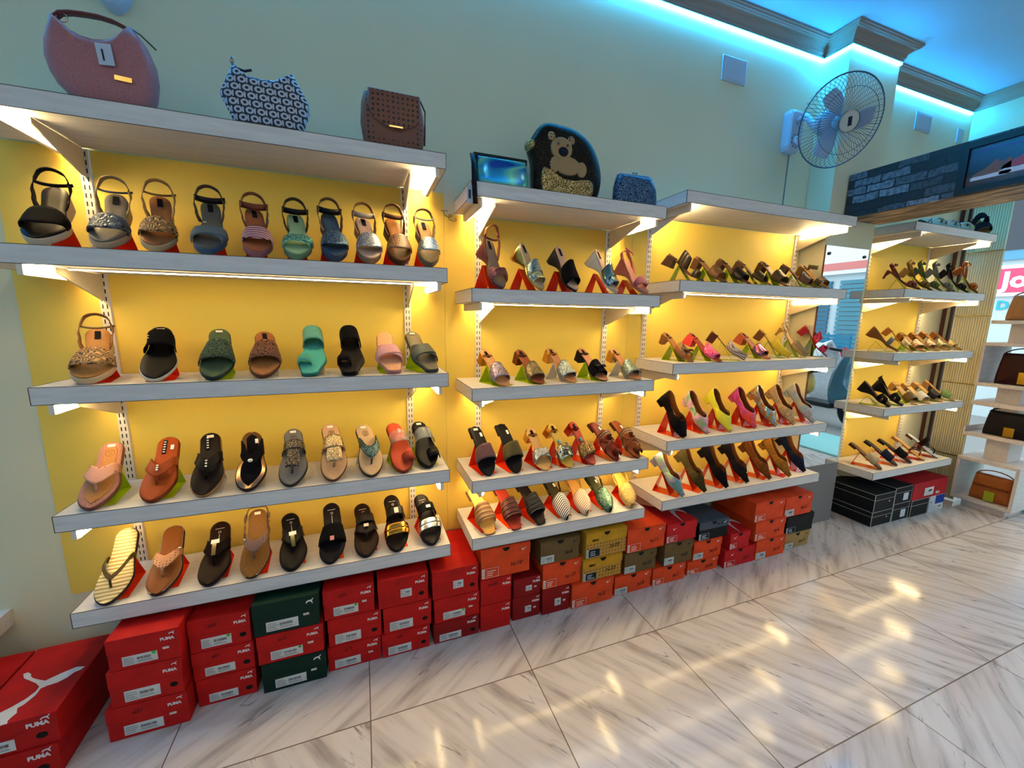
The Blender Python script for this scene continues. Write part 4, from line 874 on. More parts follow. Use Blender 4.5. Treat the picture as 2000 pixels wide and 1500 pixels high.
pump('C5_4', SU('1a1418'), 'dark pump with thin gold bar', foot='b0884c', orn=('plate', ('metal', 'd8a850'), dict(t=.2, l=.005, w=.03)))
pump('C5_5', SU('6b3a18'), 'chestnut suede pump', foot='8a5428')
pump('C5_6', SU('8a5a20'), 'tan suede pump', foot='a8702c')
pump('C5_7', SU('121a2c'), 'navy suede pump at the shelf end', foot='b07c34')
# --- far right bay
for k, c, nme in (('D1_1', '4a4438', 'dark strappy sandal, leftmost'), ('D1_2', '7a5040', 'brown strappy sandal'), ('D1_3', 'b0a898', 'silver strappy sandal')):
    S(k, 'low', L_(c), L_('c0a890'), [('cross', GL(c, 'e0d8d0'), dict(a=.2, b=.45, w=.08))], nme, 'g', marks='', **SL)
S('D1_4', 'low', SU('101018'), L_('8a5a34'), [('band', SU('14141c'), dict(a=.16, b=.4, h=.05)), ('band', SU('14141c'), dict(a=.5, b=.75, h=.07)), ('bow', SU('1a1a26'), dict(t=.6))], 'black sandal with big flower straps', 'g', marks='', nm='sandal', cat='sandal')
HS = dict(nm='strappy_heel', cat='heeled sandal')
for k, c, h, nme in (('D2_1', '5f2c26', 'slim', 'maroon slim-heeled strappy sandal'), ('D2_2', '5a4420', 'block', 'olive brown strappy heel'), ('D2_3', '3a4a2a', 'block', 'green strappy heel'), ('D2_4', '6a6a60', 'block', 'grey strappy heel'), ('D2_5', '17120f', 'block', 'black strappy heel'), ('D2_6', 'a05a24', 'block', 'tan orange strappy heel')):
    S(k, 'mule', L_(c), L_(c), [('cross', L_(c), dict(a=.14, b=.3, w=.09)), ('back', L_(c), dict(ht=.05, w=.012)), ('ankle', L_(c), dict(w=.009, z=.05))], nme, 'g', marks='', heel=h, **HS)
S('D3_1', 'wmule', L_('7a4a20'), L_('8a5a30'), [('band', L_('5a6068'), dict(a=.3, b=.42, h=.055)), ('gem', ('metal', 'a8b4c0'), dict(at=[(.36, 1.57)], r=.009))], 'brown wedge sandal with grey band and disc', 'g', marks='', arch=.012, **WS)
for k, c, nme in (('D3_2', 'c89838', 'gold'), ('D3_3', 'a86a4a', 'copper'), ('D3_4', '8a5a28', 'dark brown'), ('D3_5', '9a8a4a', 'olive gold'), ('D3_6', 'c8a84c', 'pale gold')):
    S(k, 'mule', L_('8a5220'), L_('b07834'), [('wave', GL(c, 'f0e8c0'), dict(a=.16, b=.46))], nme + ' block heel mule', 'g', marks='', **MU)
S('D4_1', 'wmule', L_('140e0c'), L_('3a2418'), [('cross', SU('0f0c0e'), dict(a=.14, b=.34, w=.11))], 'black crossed-strap wedge, nearest the mirror', 'g', marks='', arch=.012, **WS)
S('D4_2', 'wmule', L_('140e0c'), L_('3a2418'), [('cross', SU('0f0c0e'), dict(a=.14, b=.34, w=.11)), ('back', SU('0f0c0e'), dict(ht=.03, w=.014))], 'black wedge with slingback strap', 'g', marks='', arch=.012, **WS)
for k, c, nme in (('D4_3', '5a4420', 'bronze'), ('D4_4', 'd0c8bc', 'white-banded'), ('D4_5', '12141c', 'black-banded'), ('D4_6', '6f8a4a', 'green-banded')):
    S(k, 'mule', L_('a87a44'), L_('c89a58'), [('band', L_(c), dict(a=.16, b=.42, h=.05))], nme + ' heeled mule', 'g', marks='', **MU)
S('D5_1', 'low', L_('3a1c14'), L_('5a3c2c'), [('band', L_('a08c6c'), dict(a=.2, b=.5)), ('gem', ('metal', 'a07838'), dict(at=[(.26, 1.57)], r=.006))], 'brown slide with beige band', 'o', marks='', **SL)
S('D5_2', 'low', L_('140e12'), L_('2a1c1c'), [('band', SU('14182c'), dict(a=.2, b=.5)), ('gem', ('metal', 'a07838'), dict(at=[(.26, 1.57)], r=.007))], 'black slide with navy band', 'o', marks='', **SL)
S('D5_3', 'low', L_('100c0e'), L_('1c1414'), [('band', SU('100e10'), dict(a=.2, b=.5)), ('gem', ('metal', '8a6838'), dict(at=[(.26, 1.57)], r=.008))], 'all black slide with brass stud', 'o', marks='', **SL)
S('D5_4', 'low', L_('9a6430'), L_('c89858'), [('vee', L_('4a2418'), dict(tc=.22, ts=.42, wc=.05, ws=.05))], 'tan thong sandal with thin straps', 'o', marks='', **FF)
S('D5_5', 'low', L_('5a2a28'), ('plastic', 'c8ccd0'), [('band', SU('17100e'), dict(a=.5, b=.62, h=.07)), ('vee', L_('1c1412'), dict(tc=.2, ts=.48, wc=.04, ws=.04))], 'white sandal with raised black strap', 'o', marks='', **FF)

# ------------------------------------------------------------ shoe boxes
CAT = [(0, .1), (.06, .02), (.16, .0), (.2, .06), (.16, .09), (.3, .22), (.42, .30), (.56, .42), (.74, .50), (.98, .62), (1, .66), (.86, .62), (.70, .57), (.52, .53), (.42, .50), (.36, .56), (.24, .56), (.21, .63), (.15, .66), (.10, .62), (.12, .55), (.2, .50), (.3, .45), (.26, .36), (.16, .22), (.06, .12)]
CATS = [(0, .25), (.12, .2), (.25, .35), (.4, .42), (.62, .38), (.75, .2), (.82, .05), (.9, .08), (.84, .3), (.8, .5), (.98, .72), (1, .85), (.88, .8), (.74, .62), (.5, .62), (.3, .6), (.15, .5), (.05, .4)]
SWOOSH = [(0, .42), (.06, .2), (.16, .1), (.3, .12), (.55, .28), (1, .75), (.55, .42), (.32, .32), (.18, .36), (.14, .5), (.17, .68), (.06, .56)]
def sym(pts, s, M, name, m, par, th=.0006, flip=False, asp=1):
    return MB().prism([((p[0] - .5) * s * (-1 if flip else 1), (p[1] - .4) * s * asp) for p in pts], -th, 0, M=M).build(name, m, par)
def label_part(t, x0, x1, z0, z1, y, base='d8d4cc', bars=True, kind='white', label=None):
    p = MB().box(x0, x1, y - .0007, y - .0001, z0, z1).build('paper_label', ('card', base), t, label=label)
    w_, h_ = x1 - x0, z1 - z0; mb = MB(); rnd = random.Random(int((x0 + z0) * 9999))
    ink = '2a2626' if kind == 'white' else ('f0d8d0' if kind == 'orange' else 'c8ccd0')
    y2 = y - .0008
    if kind == 'white':
        x = x0 + w_ * .42
        while x < x0 + w_ * .82:
            b_ = rnd.choice((.0008, .0014, .002)); mb.box(x, x + b_, y2 - .0002, y2, z0 + h_ * .45, z0 + h_ * .72); x += b_ + .0012
        for i in range(4): mb.box(x0 + w_ * .04, x0 + w_ * rnd.uniform(.25, .38), y2 - .0002, y2, z0 + h_ * (.15 + .2 * i), z0 + h_ * (.15 + .2 * i) + .0012)
        mb.box(x0 + w_ * .42, x0 + w_ * .85, y2 - .0002, y2, z0 + h_ * .18, z0 + h_ * .18 + .0012); mb.box(x0 + w_ * .42, x0 + w_ * .8, y2 - .0002, y2, z0 + h_ * .3, z0 + h_ * .3 + .001)
    else:
        mb.box(x0, x1, y2 - .0002, y2, z1 - .001, z1); mb.box(x0, x1, y2 - .0002, y2, z0, z0 + .001); mb.box(x1 - .001, x1, y2 - .0002, y2, z0, z1); mb.box(x0, x0 + .012, y2 - .0002, y2, z0, z1)
        for i in range(3): mb.box(x0 + w_ * .3, x0 + w_ * rnd.uniform(.6, .85), y2 - .0002, y2, z0 + h_ * (.2 + .22 * i), z0 + h_ * (.2 + .22 * i) + .003)
        m3 = MB()
        for i in range(5): m3.box(x0 + .002, x0 + .010, y2 - .0004, y2 - .0002, z0 + h_ * (.14 + .15 * i), z0 + h_ * (.14 + .15 * i) + .002)
        m3.build('barcode', ('paint', '222222'), p)
    mb.build('printed_text', ('paint', ink), p)
    return p
def shoe_box(key, style, label, hand=None, lab='wide', depth=.30, gap=.0015, hole=False, green=False, y0=None):
    x0, x1, y, z, h = BOX[key]; w_ = x1 - x0; cx = (x0 + x1) / 2
    t = thing('shoe_box', label, 'shoe box', 'shoe boxes stacked under the shelves', loc=(cx, y, z))
    hw = w_ / 2 - gap; h -= gap; dy = min(depth, -y - .004)
    colr = {'red': 'c01410', 'dark_red': '8f1010', 'green': '07281c', 'orange': 'e4481c', 'kraft': '6b522e', 'lightkraft': 'a8844e', 'yellow': 'c8901c', 'black': '101214', 'grey': '46505a', 'scarlet': 'c8181c', 'blue': '9098a0'}[style]
    m = mat('card', colr); rnd = random.Random(key)
    if style in ('red', 'dark_red', 'green'):
        lh = h * .46
        MB().box(-hw + .0015, hw - .0015, .0012, dy - .0012, .0004, h - lh - .0004).build('body', m, t, bevel=.0012)
        MB().box(-hw, hw, 0, dy, h - lh, h).build('lid', m, t, bevel=.0015)
        wt = 'e8dcd4'
        if style == 'green': sym(CATS, .026, Matrix.Translation((hw * .72, 0, h * .80)), 'cat_emblem', ('card', wt), t)
        else:
            text('PUMA', .0135, 'brand_lettering', ('card', wt), t, fr(hw * .66, -.0004, h - lh * .62), bold=.0006)
            sym(CATS, .016, Matrix.Translation((hw * .80, 0, h - lh * .28)), 'cat_emblem', ('card', wt), t, asp=.9)
        if lab == 'wide': lp = label_part(t, -hw * .62, hw * .34, h * .10, h * .40, .001); lx = hw * .34
        elif lab == 'small': lp = label_part(t, -hw * .12, hw * .32, h * .28, h * .56, -.0004); lx = hw * .32
        elif lab == 'mid': lp = label_part(t, -hw * .75, hw * .2, h * .08, h * .42, .001); lx = hw * .2
        if green: MB().lathe([(.0055, -.0004), (.0055, .0004)], 14, M=Matrix.Translation((lx - .008, -.0012, h * .37)) @ FRONT).build('green_dot', ('card', '48b040'), t)
        if hole: MB().lathe([(.0085, -.0004), (.0085, .0002)], 16, M=Matrix.Translation((hw * .72, .0008, h * .28)) @ FRONT @ Matrix.Scale(1.25, 4, (1, 0, 0))).build('finger_hole', ('paint', '120606'), t)
        elif lab: MB().box(hw * .5, hw * .68, .0004, .0011, h * .38, h * .45).build('price_sticker', ('card', 'e0c8b8'), t)
        if hand: text(hand, .017, 'handwriting', ('paint', '3a0a0a'), t, fr(-hw * .25, -.0004, h - lh * .5, .12), shear=.3)
    elif style in ('orange', 'kraft', 'lightkraft', 'yellow', 'black', 'grey', 'scarlet'):
        lh = h * .42; bodyc = m
        if style == 'yellow': bodyc = mat('dots', 'b8842c', '7a5418', 60.0)
        if style == 'grey': bodyc = mat('card', '101214')
        MB().box(-hw + .002, hw - .002, .0025, dy - .001, .0004, h - .004).build('body', bodyc, t, bevel=.001)
        fl = MB().box(-hw, hw, .0023, dy, h - .0035, h)
        n = 6; r = .014; pts = [(-hw, h - .0035), (-hw, h - lh + r)] + [(-hw + r - r * cos(pi / 2 * i / n), h - lh + r - r * sin(pi / 2 * i / n)) for i in range(n + 1)] + [(hw - r + r * sin(pi / 2 * i / n), h - lh + r - r * cos(pi / 2 * i / n)) for i in range(n + 1)] + [(hw, h - lh + r), (hw, h - .0035)]
        fl.prism(pts, .0, .0022); fl.build('lid', m, t)
        MB().prism([(.016 * cos(a), h - .004 - .017 * sin(a)) for a in [pi * i / 12 for i in range(13)]], -.0006, -.0001).build('thumb_notch', ('paint', '1a0c0a'), t)
        wt = 'f0e4dc' if style in ('orange', 'scarlet', 'grey') else '1a1410'
        if style == 'scarlet':
            sym(SWOOSH, .13, Matrix.Translation((hw * .3, .085, h)) @ Matrix.Rotation(-pi / 2, 4, 'X') @ Matrix.Rotation(2.6, 4, 'Y'), 'swoosh_emblem', ('card', 'd8d4d0'), t, asp=1.3)
            sym(SWOOSH, .02, Matrix.Translation((-hw * .5, 0, h * .72)), 'swoosh_mark', ('card', wt), t)
        elif style == 'yellow': text('RJ/SLD', .012, 'lettering', ('paint', '1a1410'), t, fr(-hw * .55, -.0003, h * .70), bold=.0008)
        else: sym(SWOOSH, .022, Matrix.Translation((hw * .74, 0, h * .82)), 'swoosh_mark', ('card', wt), t)
        lk = 'orange' if style in ('orange', 'scarlet') else ('dark' if style in ('yellow', 'black', 'grey') else 'white')
        lab_h = .40 if lab != 'none' else 0
        base = {'orange': colr, 'dark': '15181c', 'white': 'c8ccc8'}['white' if lab == 'whitecard' else lk]
        if lab_h: label_part(t, -hw * .96, -hw * .30, h * .04, h * .36, .0023, base, kind='white' if (lab == 'whitecard' or lk == 'white') else lk)
        if hand: text(hand, .026, 'handwriting', ('paint', '1c0c08' if style != 'grey' else '0c0c0c'), t, fr(hw * .42, .0018 if style != 'grey' else -.0004, h * (.34 if style != 'grey' else .78), .08), shear=.25)
    return t
PB = [('p1', 'red', 'wide', None, True, 0, 'top red box of the leftmost column under the shelves'),
 ('p2', 'red', 'wide', None, 0, 1, 'middle red box of the leftmost column, round finger hole'),
 ('p3', 'red', 'wide', '621', 0, 0, 'bottom red box of the leftmost column, on the floor'),
 ('p4', 'red', 'wide', '605', True, 1, 'red box marked 605, left of the upper green box'),
 ('p5', 'red', 'wide', '681', 0, 1, 'red box in the middle of the second column'),
 ('p6', 'red', 'wide', None, 0, 1, 'red box on the floor left of the lower green box'),
 ('p7', 'green', 'wide', None, 0, 0, 'upper dark green box just under the shelf'),
 ('p8', 'red', 'wide', '613', True, 0, 'red box between the two green boxes'),
 ('p9', 'green', 'wide', None, 0, 0, 'lower dark green box on the floor'),
 ('p10', 'red', 'wide', '653', True, 0, 'red box right of the upper green box'),
 ('p11', 'red', 'mid', None, 0, 1, 'red box in the middle of the fourth column'),
 ('p12', 'red', 'mid', '673', 0, 0, 'red box on the floor right of the lower green box'),
 ('p13', 'red', 'small', '7', 0, 1, 'top red box of the fifth column with small label'),
 ('p14', 'red', 'mid', None, 0, 1, 'middle red box of the fifth column'),
 ('p15', 'red', 'mid', '641', 0, 1, 'bottom red box of the fifth column'),
 ('p16', 'red', 'small', None, 0, 1, 'red box on top in the gap between first and second bay'),
 ('p17', 'red', 'wide', None, True, 0, 'red box with small foam lettering, above the blue-edged lid'),
 ('p18', 'dark_red', 'mid', None, 0, 1, 'red box with blue-edged lid on the floor'),
 ('p19', 'red', None, 'P-602', 0, 0, 'plain red box directly under the leftmost orange box'),
 ('p20', 'red', None, None, 0, 0, 'plain red box on the floor under the leftmost orange box'),
 ('p21', 'dark_red', 'small', None, 0, 0, 'dark red box with small white label, upper of the narrow pair'),
 ('p22', 'dark_red', 'small', None, 0, 0, 'dark red box with small white label, lower of the narrow pair'),
 ('p23', 'dark_red', 'small', None, 0, 0, 'dark red box on the floor under an orange box')]
# columns may not push through the shelf above them
LIM = dict(A=SHELF['A']['z'][4] - SHELF['A']['th'] - .004, B=SHELF['B']['z'][4] - SHELF['B']['th'] - .004, C=SHELF['C']['z'][4] - SHELF['C']['th'] - .004)
COLS = [('A', 'p3 p2 p1'), ('A', 'p6 p5 p4'), ('A', 'p9 p8 p7'), ('A', 'p12 p11 p10'), ('A', 'p15 p14 p13'), ('A', 'p18 p17 p16'), ('B', 'p20 p19 n1'), ('B', 'p22 p21'), ('B', 'p23 n3 n2'), ('B', 'n6 n5 n4'), ('B', 'n9 n8 n7'), ('C', 'n12 n11 n10'), ('C', 'n15 n14 n13'), ('C', 'n17 n16'), ('C', 'n20 n19 n18'), ('C', 'n23 n22 n21'), ('C', 'd2 d1'), ('C', 'd4 d3'), ('C', 'd6 d5')]
for s, c in COLS:
    ks = c.split(); tot = sum(BOX[k][4] for k in ks); f = min(1, (SHELF['D']['z'][4] - .052 if ks[0][0] == 'd' else LIM[s]) / tot) ; z = .0005
    for k in ks: BOX[k][3] = z; BOX[k][4] *= f; z += BOX[k][4]
prev = {}
for s, c in COLS:      # neighbours in the same row may not overlap
    for r, k in enumerate(c.split()):
        for k2, B2 in BOX.items():
            if k2 != k and B2[0] < BOX[k][0] and B2[1] > BOX[k][0] and B2[3] < BOX[k][3] + BOX[k][4] - .002 and B2[3] + B2[4] > BOX[k][3] + .002:
                mid = (B2[1] + BOX[k][0]) / 2; B2[1] = mid; BOX[k][0] = mid
for k, st, lab, hand, gr, ho, lb in PB: shoe_box(k, st, lb, hand, lab, green=gr, hole=ho)
NB = [('n1', 'orange', 'N-10', 'leftmost orange box, marked N-10, under the second bay', ''), ('n2', 'kraft', 'N-6', 'brown box marked N-6 with white label', 'whitecard'), ('n3', 'orange', 'N-17', 'orange box marked N-17 under the brown N-6 box', ''),
 ('n4', 'yellow', 'N-03', 'upper yellow box, marked N-03', ''), ('n5', 'yellow', 'N-23', 'lower yellow box under the N-03 box', ''), ('n6', 'orange', 'N-2', 'orange box on the floor under the two yellow boxes', ''),
 ('n7', 'orange', 'N-11', 'orange box marked N-11 right of the upper yellow box', ''), ('n8', 'kraft', 'N-12', 'brown box marked N-12 under the N-11 box', 'whitecard'), ('n9', 'orange', 'N-8', 'orange box with white label on the floor, marked N-8', 'whitecard'),
 ('n10', 'scarlet', None, 'red box with big white swoosh on its lid, upper left one', ''), ('n11', 'kraft', 'N-2', 'brown box marked N-2 in the middle row', 'red'), ('n12', 'orange', 'N-1', 'orange box on the floor below the brown N-2 box', ''),
 ('n13', 'grey', 'N-31', 'black box with blue grey lid marked N-31', ''), ('n14', 'orange', 'N-19', 'orange box under the grey-lidded N-31 box', 'whitecard'), ('n15', 'orange', 'N-20', 'orange box on the floor marked N-20', ''),
 ('n16', 'scarlet', None, 'red swoosh-lidded box, upper of the right pair', ''), ('n17', 'scarlet', 'N-5', 'red swoosh-lidded box on the floor, lower of the right pair', ''),
 ('n18', 'orange', None, 'top orange box of the tall orange column', ''), ('n19', 'orange', 'N-4', 'middle orange box of the tall orange column', ''), ('n20', 'orange', 'N-13', 'bottom orange box of the tall orange column', 'whitecard'),
 ('n21', 'orange', 'N-21', 'rightmost orange box, on top of the black box', 'whitecard'), ('n22', 'black', None, 'plain black box under the rightmost orange box', ''), ('n23', 'lightkraft', 'N-17', 'light brown box on the floor under the black box', '')]
for k, st, hand, lb, lab in NB: shoe_box(k, st, lb, hand, lab or 'x')
# black boxes with white edges, the red and the blue and white box under the far right bay
def edged_box(key, label, tag_=False, dot=True):
    x0, x1, y, z, h = BOX[key]; hw = (x1 - x0) / 2 - .001; h -= .001; dy = -y - .004
    t = thing('shoe_box', label, 'shoe box', 'black boxes under the far right bay', loc=((x0 + x1) / 2, y, z))
    lh = h * .32
    MB().box(-hw + .001, hw - .001, .001, dy - .001, .0004, h - lh).build('body', ('card', '111316'), t); MB().box(-hw, hw, 0, dy, h - lh, h).build('lid', ('card', '111316'), t)
    e = MB(); q = .0011
    for xx in (-hw, hw):
        for zz in (h, h - lh): e.box(xx - q, xx + q, -.0006, dy, zz - q, zz + q * .4)
        e.box(xx - q, xx + q, -.0008, .002, .001, h)
    for zz in (h, h - lh): e.box(-hw, hw, -.0008, .0008, zz - q, zz + q * .4)
    e.build('edge_trim', ('card', 'c8c4b8'), t)
    if dot: MB().lathe([(.006, 0), (.006, .0006)], 12, M=Matrix.Translation((hw * .5, 0, h * .5)) @ FRONT).build('round_sticker', ('card', 'd8c890'), t)
    if tag_: MB().box(hw * .0, hw * .6, -.0008, -.0001, h * .15, h * .6).build('paper_label', ('card', 'c8ccd0'), t)
edged_box('d1', 'black white-edged box, upper left under the far right bay'); edged_box('d2', 'black white-edged box, lower left, on the floor')
edged_box('d3', 'black white-edged box left of the red box', True, False); edged_box('d4', 'black white-edged box on the floor, second from left', True); edged_box('d6', 'black white-edged box on the floor below the red box', False, False)
x0, x1, y, z, h = BOX['d5']; z = BOX['d6'][3] + BOX['d6'][4]; hw = (x1 - x0) / 2 - .001
BOX['d7'][4] = z - .001; BOX['d7'][3] = .0005
t = thing('shoe_box', 'wide red box on top under the far right bay', 'shoe box', loc=((x0 + x1) / 2, y, z)); h -= .002
MB().box(-hw + .001, hw - .001, .001, -y - .005, .0004, h * .6).build('body', ('card', 'b01820'), t); MB().box(-hw, hw, 0, -y - .004, h * .6, h).build('lid', ('card', 'b01820'), t)
label_part(t, -hw * .35, hw * .18, h * .15, h * .62, -.0004); text('FILA', .026, 'brand_lettering', ('card', 'f0d8d8'), t, fr(hw * .46, -.0004, h * .2), bold=.001)
x0, x1, y, z, h = BOX['d7']; hw = (x1 - x0) / 2 - .002
t = thing('shoe_box', 'white and blue box on the floor under the red box', 'shoe box', loc=((x0 + x1) / 2 + .004, y, z))
MB().box(-hw, hw, 0, -y - .004, .0004, h).build('body', ('card', 'b8bec4'), t)
MB().box(-hw * .2, hw * .98, -.0008, -.0001, h * .45, h * .97).build('blue_panel', ('card', '0a3a90'), t); MB().lathe([(.006, 0), (.006, .0006)], 12, M=Matrix.Translation((-hw * .75, 0, h * .6)) @ FRONT).build('round_sticker', ('paint', '151515'), t)
label_part(t, -hw * .2, hw * .85, h * .1, h * .38, -.0004)
# big red boxes, lower left corner: long axis towards the wall
LCAT = [(0.0879, 0.0087), (0.0644, 0.0154), (0.0361, 0.0029), (0.0062, -0.0149), (-0.0088, -0.0068), (-0.0336, 0.0096), (-0.0456, 0.0211), (-0.0503, 0.032), (-0.0642, 0.0444), (-0.0734, 0.0411), (-0.0609, 0.0203), (-0.0428, 0.0065), (-0.0152, -0.0154), (0.0033, -0.0356), (0.0043, -0.053), (-0.0055, -0.0738), (-0.0249, -0.0939), (-0.0427, -0.1059), (-0.0511, -0.1247), (-0.045, -0.1553), (-0.0215, -0.168), (-0.0137, -0.1572), (-0.0102, -0.155), (-0.0006, -0.1553), (-0.0055, -0.1444), (-0.0042, -0.1358), (0.0009, -0.123), (-0.008, -0.1043), (0.0015, -0.0964), (0.0125, -0.0686), (0.0108, -0.045), (0.024, -0.0394), (0.0442, -0.0364), (0.0608, -0.0251), (0.0695, -0.0078), (0.0839, -0.0017)]
def big_box(x0, x1, yf, yb, z0, h, label, top=True, rot=0):
    t = thing('shoe_box', label, 'shoe box', 'large red boxes in the lower left corner', loc=((x0 + x1) / 2, (yf + yb) / 2, z0)); t.rotation_euler.z = rot
    hw, hd = (x1 - x0) / 2, (yb - yf) / 2; lh = h * .42; m = mat('card', 'b40f0c')
    MB().box(-hw + .002, hw - .002, -hd + .002, hd - .002, .0004, h - lh).build('body', m, t, bevel=.001); MB().box(-hw, hw, -hd, hd, h - lh + .0004, h).build('lid', m, t, bevel=.002)
    text('PUMA', .018, 'brand_lettering', ('card', 'e8dcd4'), t, fr(hw * .58, -hd - .0004, h - lh * .62), bold=.0008)
    sym(CATS, .022, Matrix.Translation((hw * .76, -hd, h - lh * .28)), 'cat_emblem', ('card', 'e8dcd4'), t, asp=.9)
    if top: MB().prism(LCAT, 0, .0006, ax='z', M=Matrix.Translation((0, 0, h + .0002))).build('leaping_cat_emblem', ('card', 'e0d4c8'), t)
    label_part(t, -hw * .7, hw * .05, h * .1, h * .45, -hd + .0015); MB().lathe([(.010, -.0004), (.010, .0002)], 16, M=Matrix.Translation((hw * .62, -hd + .0016, h * .34)) @ FRONT @ Matrix.Scale(1.3, 4, (1, 0, 0))).build('finger_hole', ('paint', '120606'), t)
big_box(-1.075, -.878, -.405, -.095, .1045, .1005, 'large red box with white leaping cat on its lid, lower left corner', rot=.03)
big_box(-1.085, -.885, -.41, -.10, .0005, .1035, 'large red box on the floor under the leaping cat lid', False, rot=.03)
big_box(-1.285, -1.089, -.40, -.09, .0985, .0985, 'red box cut off by the left edge of the picture', True, rot=.03)
big_box(-1.287, -1.091, -.40, -.09, .0005, .0975, 'red box on the floor at the left edge, beneath another', False, rot=.03)
# n10 rests on n11; leave slack below

# ------------------------------------------------------------ handbags
def puff(out, depth, y, name, m, par, cen=None, flat=.9, M=None):
    n = len(out); cx = sum(p[0] for p in out) / n; cz = sum(p[1] for p in out) / n
    if cen: cx, cz = cen
    R = []
    for sgn in (-1, 1):
        rr = []
        for k in range(9):
            a = pi / 2 * k / 8; s_ = cos(a) ** .45 if k < 8 else 0.02; d = depth / 2 * sin(a) ** .6
            rr.append([(cx + (p[0] - cx) * s_, y + sgn * d, cz + (p[1] - cz) * s_) for p in out])
        R.append(rr)
    rings = list(reversed(R[0])) + R[1][1:]
    return MB().loft(rings, M=M).build(name, m, par)
def resample(pts, n=48):
    P = [Vector(p) for p in pts]; q = []
    for i in range(len(P)):     # Catmull-Rom
        a, b_, c, d = P[i - 1], P[i], P[(i + 1) % len(P)], P[(i + 2) % len(P)]
        k = max(2, n // len(P))
        for j in range(k):
            t = j / k; q.append(tuple(.5 * ((2 * b_) + (c - a) * t + (2 * a - 5 * b_ + 4 * c - d) * t * t + (3 * b_ - a - 3 * c + d) * t ** 3)))
    return q
def bagT(name, label, x, z, y): return thing(name, label, 'handbag', 'handbags displayed above the shelves', loc=(x, y, z))
def off(pts, x, z): return [(a - x, b_ - z) for a, b_ in pts]
zA, zB = SHELF['A']['z'][0], SHELF['B']['z'][0]
# pink shoulder bag
X, Z, Y = -.64, zA, -.2
t = bagT('shoulder_bag', 'pink crescent shoulder bag with short strap, on the top left shelf', X, Z, Y)
out = off([(-.736, 2.118), (-.758, 2.048), (-.762, 2.01), (-.755, 1.974), (-.742, 1.945), (-.718, 1.918), (-.69, 1.903), (-.575, 1.903), (-.545, 1.92), (-.533, 1.95), (-.525, 1.994), (-.527, 2.04), (-.543, 2.089), (-.566, 2.123), (-.581, 2.105), (-.6, 2.088), (-.624, 2.077), (-.652, 2.072), (-.679, 2.076), (-.699, 2.085), (-.718, 2.103)], X, Z)
bag = puff(out, .085, 0, 'bag_body', L_('b0706e'), t, cen=(0, .09))
MB().ribbon([(a - X, .0 + .012 * 0, b_ - Z) for a, b_ in [(-.738, 2.112), (-.722, 2.128), (-.70, 2.134), (-.672, 2.137), (-.64, 2.138), (-.61, 2.134), (-.59, 2.127), (-.568, 2.118)]], lambda i: (0, 1, 0), .022, .004).build('shoulder_strap', L_('7a4440'), t)
MB().tube([(-.738 - X + .012 * cos(a) + .02, -.004, 2.118 - Z + .012 * sin(a)) for a in [2 * pi * k / 16 for k in range(16)]], .0018, 6, closed=True).build('ring', ('metal', 'd8c0a0'), t)
MB().tube([(-.566 - X, -.01, 2.12 - Z), (-.545 - X, -.02, 2.105 - Z), (-.51 - X, -.03, 2.07 - Z)], .002, 6).build('cord', L_('4a2824'), t)
tg = MB().box(-.017, .017, -.0012, 0, -.026, .026, M=Matrix.Translation((.022, -.05, .125)) @ Matrix.Rotation(-.08, 4, 'Y')).build('price_tag', ('card', 'c4ccd8'), t)
MB().box(-.006, -.002, -.0018, -.0013, -.016, .012, M=Matrix.Translation((.022, -.05, .125)) @ Matrix.Rotation(-.08, 4, 'Y')).build('barcode', ('paint', '2a2a30'), tg)
MB().box(-.019, .019, -.003, 0, -.006, .006, M=Matrix.Translation((.054, -.0455, .073)) @ Matrix.Rotation(.06, 4, 'Y')).build('metal_plate', ('metal', 'c8a050'), t)
# grey patterned bag
X = -.25; t = bagT('shoulder_bag', 'grey and white letter-patterned hexagonal bag, on the top left shelf', X, Z, Y)
out = off([(-.332, 2.084), (-.352, 2.04), (-.373, 1.996), (-.344, 1.929), (-.326, 1.903), (-.165, 1.903), (-.15, 1.93), (-.13, 1.981), (-.13, 2.011), (-.15, 2.05), (-.168, 2.086), (-.194, 2.073), (-.218, 2.057), (-.261, 2.053), (-.301, 2.059), (-.32, 2.073)], X, Z)
N = NT('letter_print'); 
co = N.co(scale=(32, 1, 48), loc=(0, 0, 0)); sx = N.n('ShaderNodeSeparateXYZ'); N.l(co, sx.inputs[0])
def mth(op, a, b_=None):
    m = N.n('ShaderNodeMath', _operation=op)
    for i, q in enumerate((a, b_)):
        if q is None: continue
        if isinstance(q, (int, float)): m.inputs[i].default_value = q
        else: N.l(q, m.inputs[i])
    return m.outputs[0]
rw_ = mth('FLOOR', sx.outputs[2]); u_ = mth('FRACT', mth('ADD', sx.outputs[0], mth('MULTIPLY', rw_, .37))); v_ = mth('FRACT', sx.outputs[2])
du = mth('SUBTRACT', u_, .42); dv = mth('MULTIPLY', mth('SUBTRACT', v_, .5), .8); r_ = mth('SQRT', mth('ADD', mth('MULTIPLY', du, du), mth('MULTIPLY', dv, dv)))
ringm = mth('LESS_THAN', mth('ABSOLUTE', mth('SUBTRACT', r_, .26)), .10); bar = mth('MULTIPLY', mth('LESS_THAN', mth('ABSOLUTE', mth('SUBTRACT', u_, .85)), .07), mth('LESS_THAN', mth('ABSOLUTE', mth('SUBTRACT', v_, .5)), .38))
pt = mth('MAXIMUM', ringm, bar); N.col(N.ramp(pt, [(.4, '24232a'), (.6, 'b8bcc8')])); N.b.inputs['Roughness'].default_value = .7
puff(out, .07, 0, 'bag_body', N.m, t, cen=(0, .085))
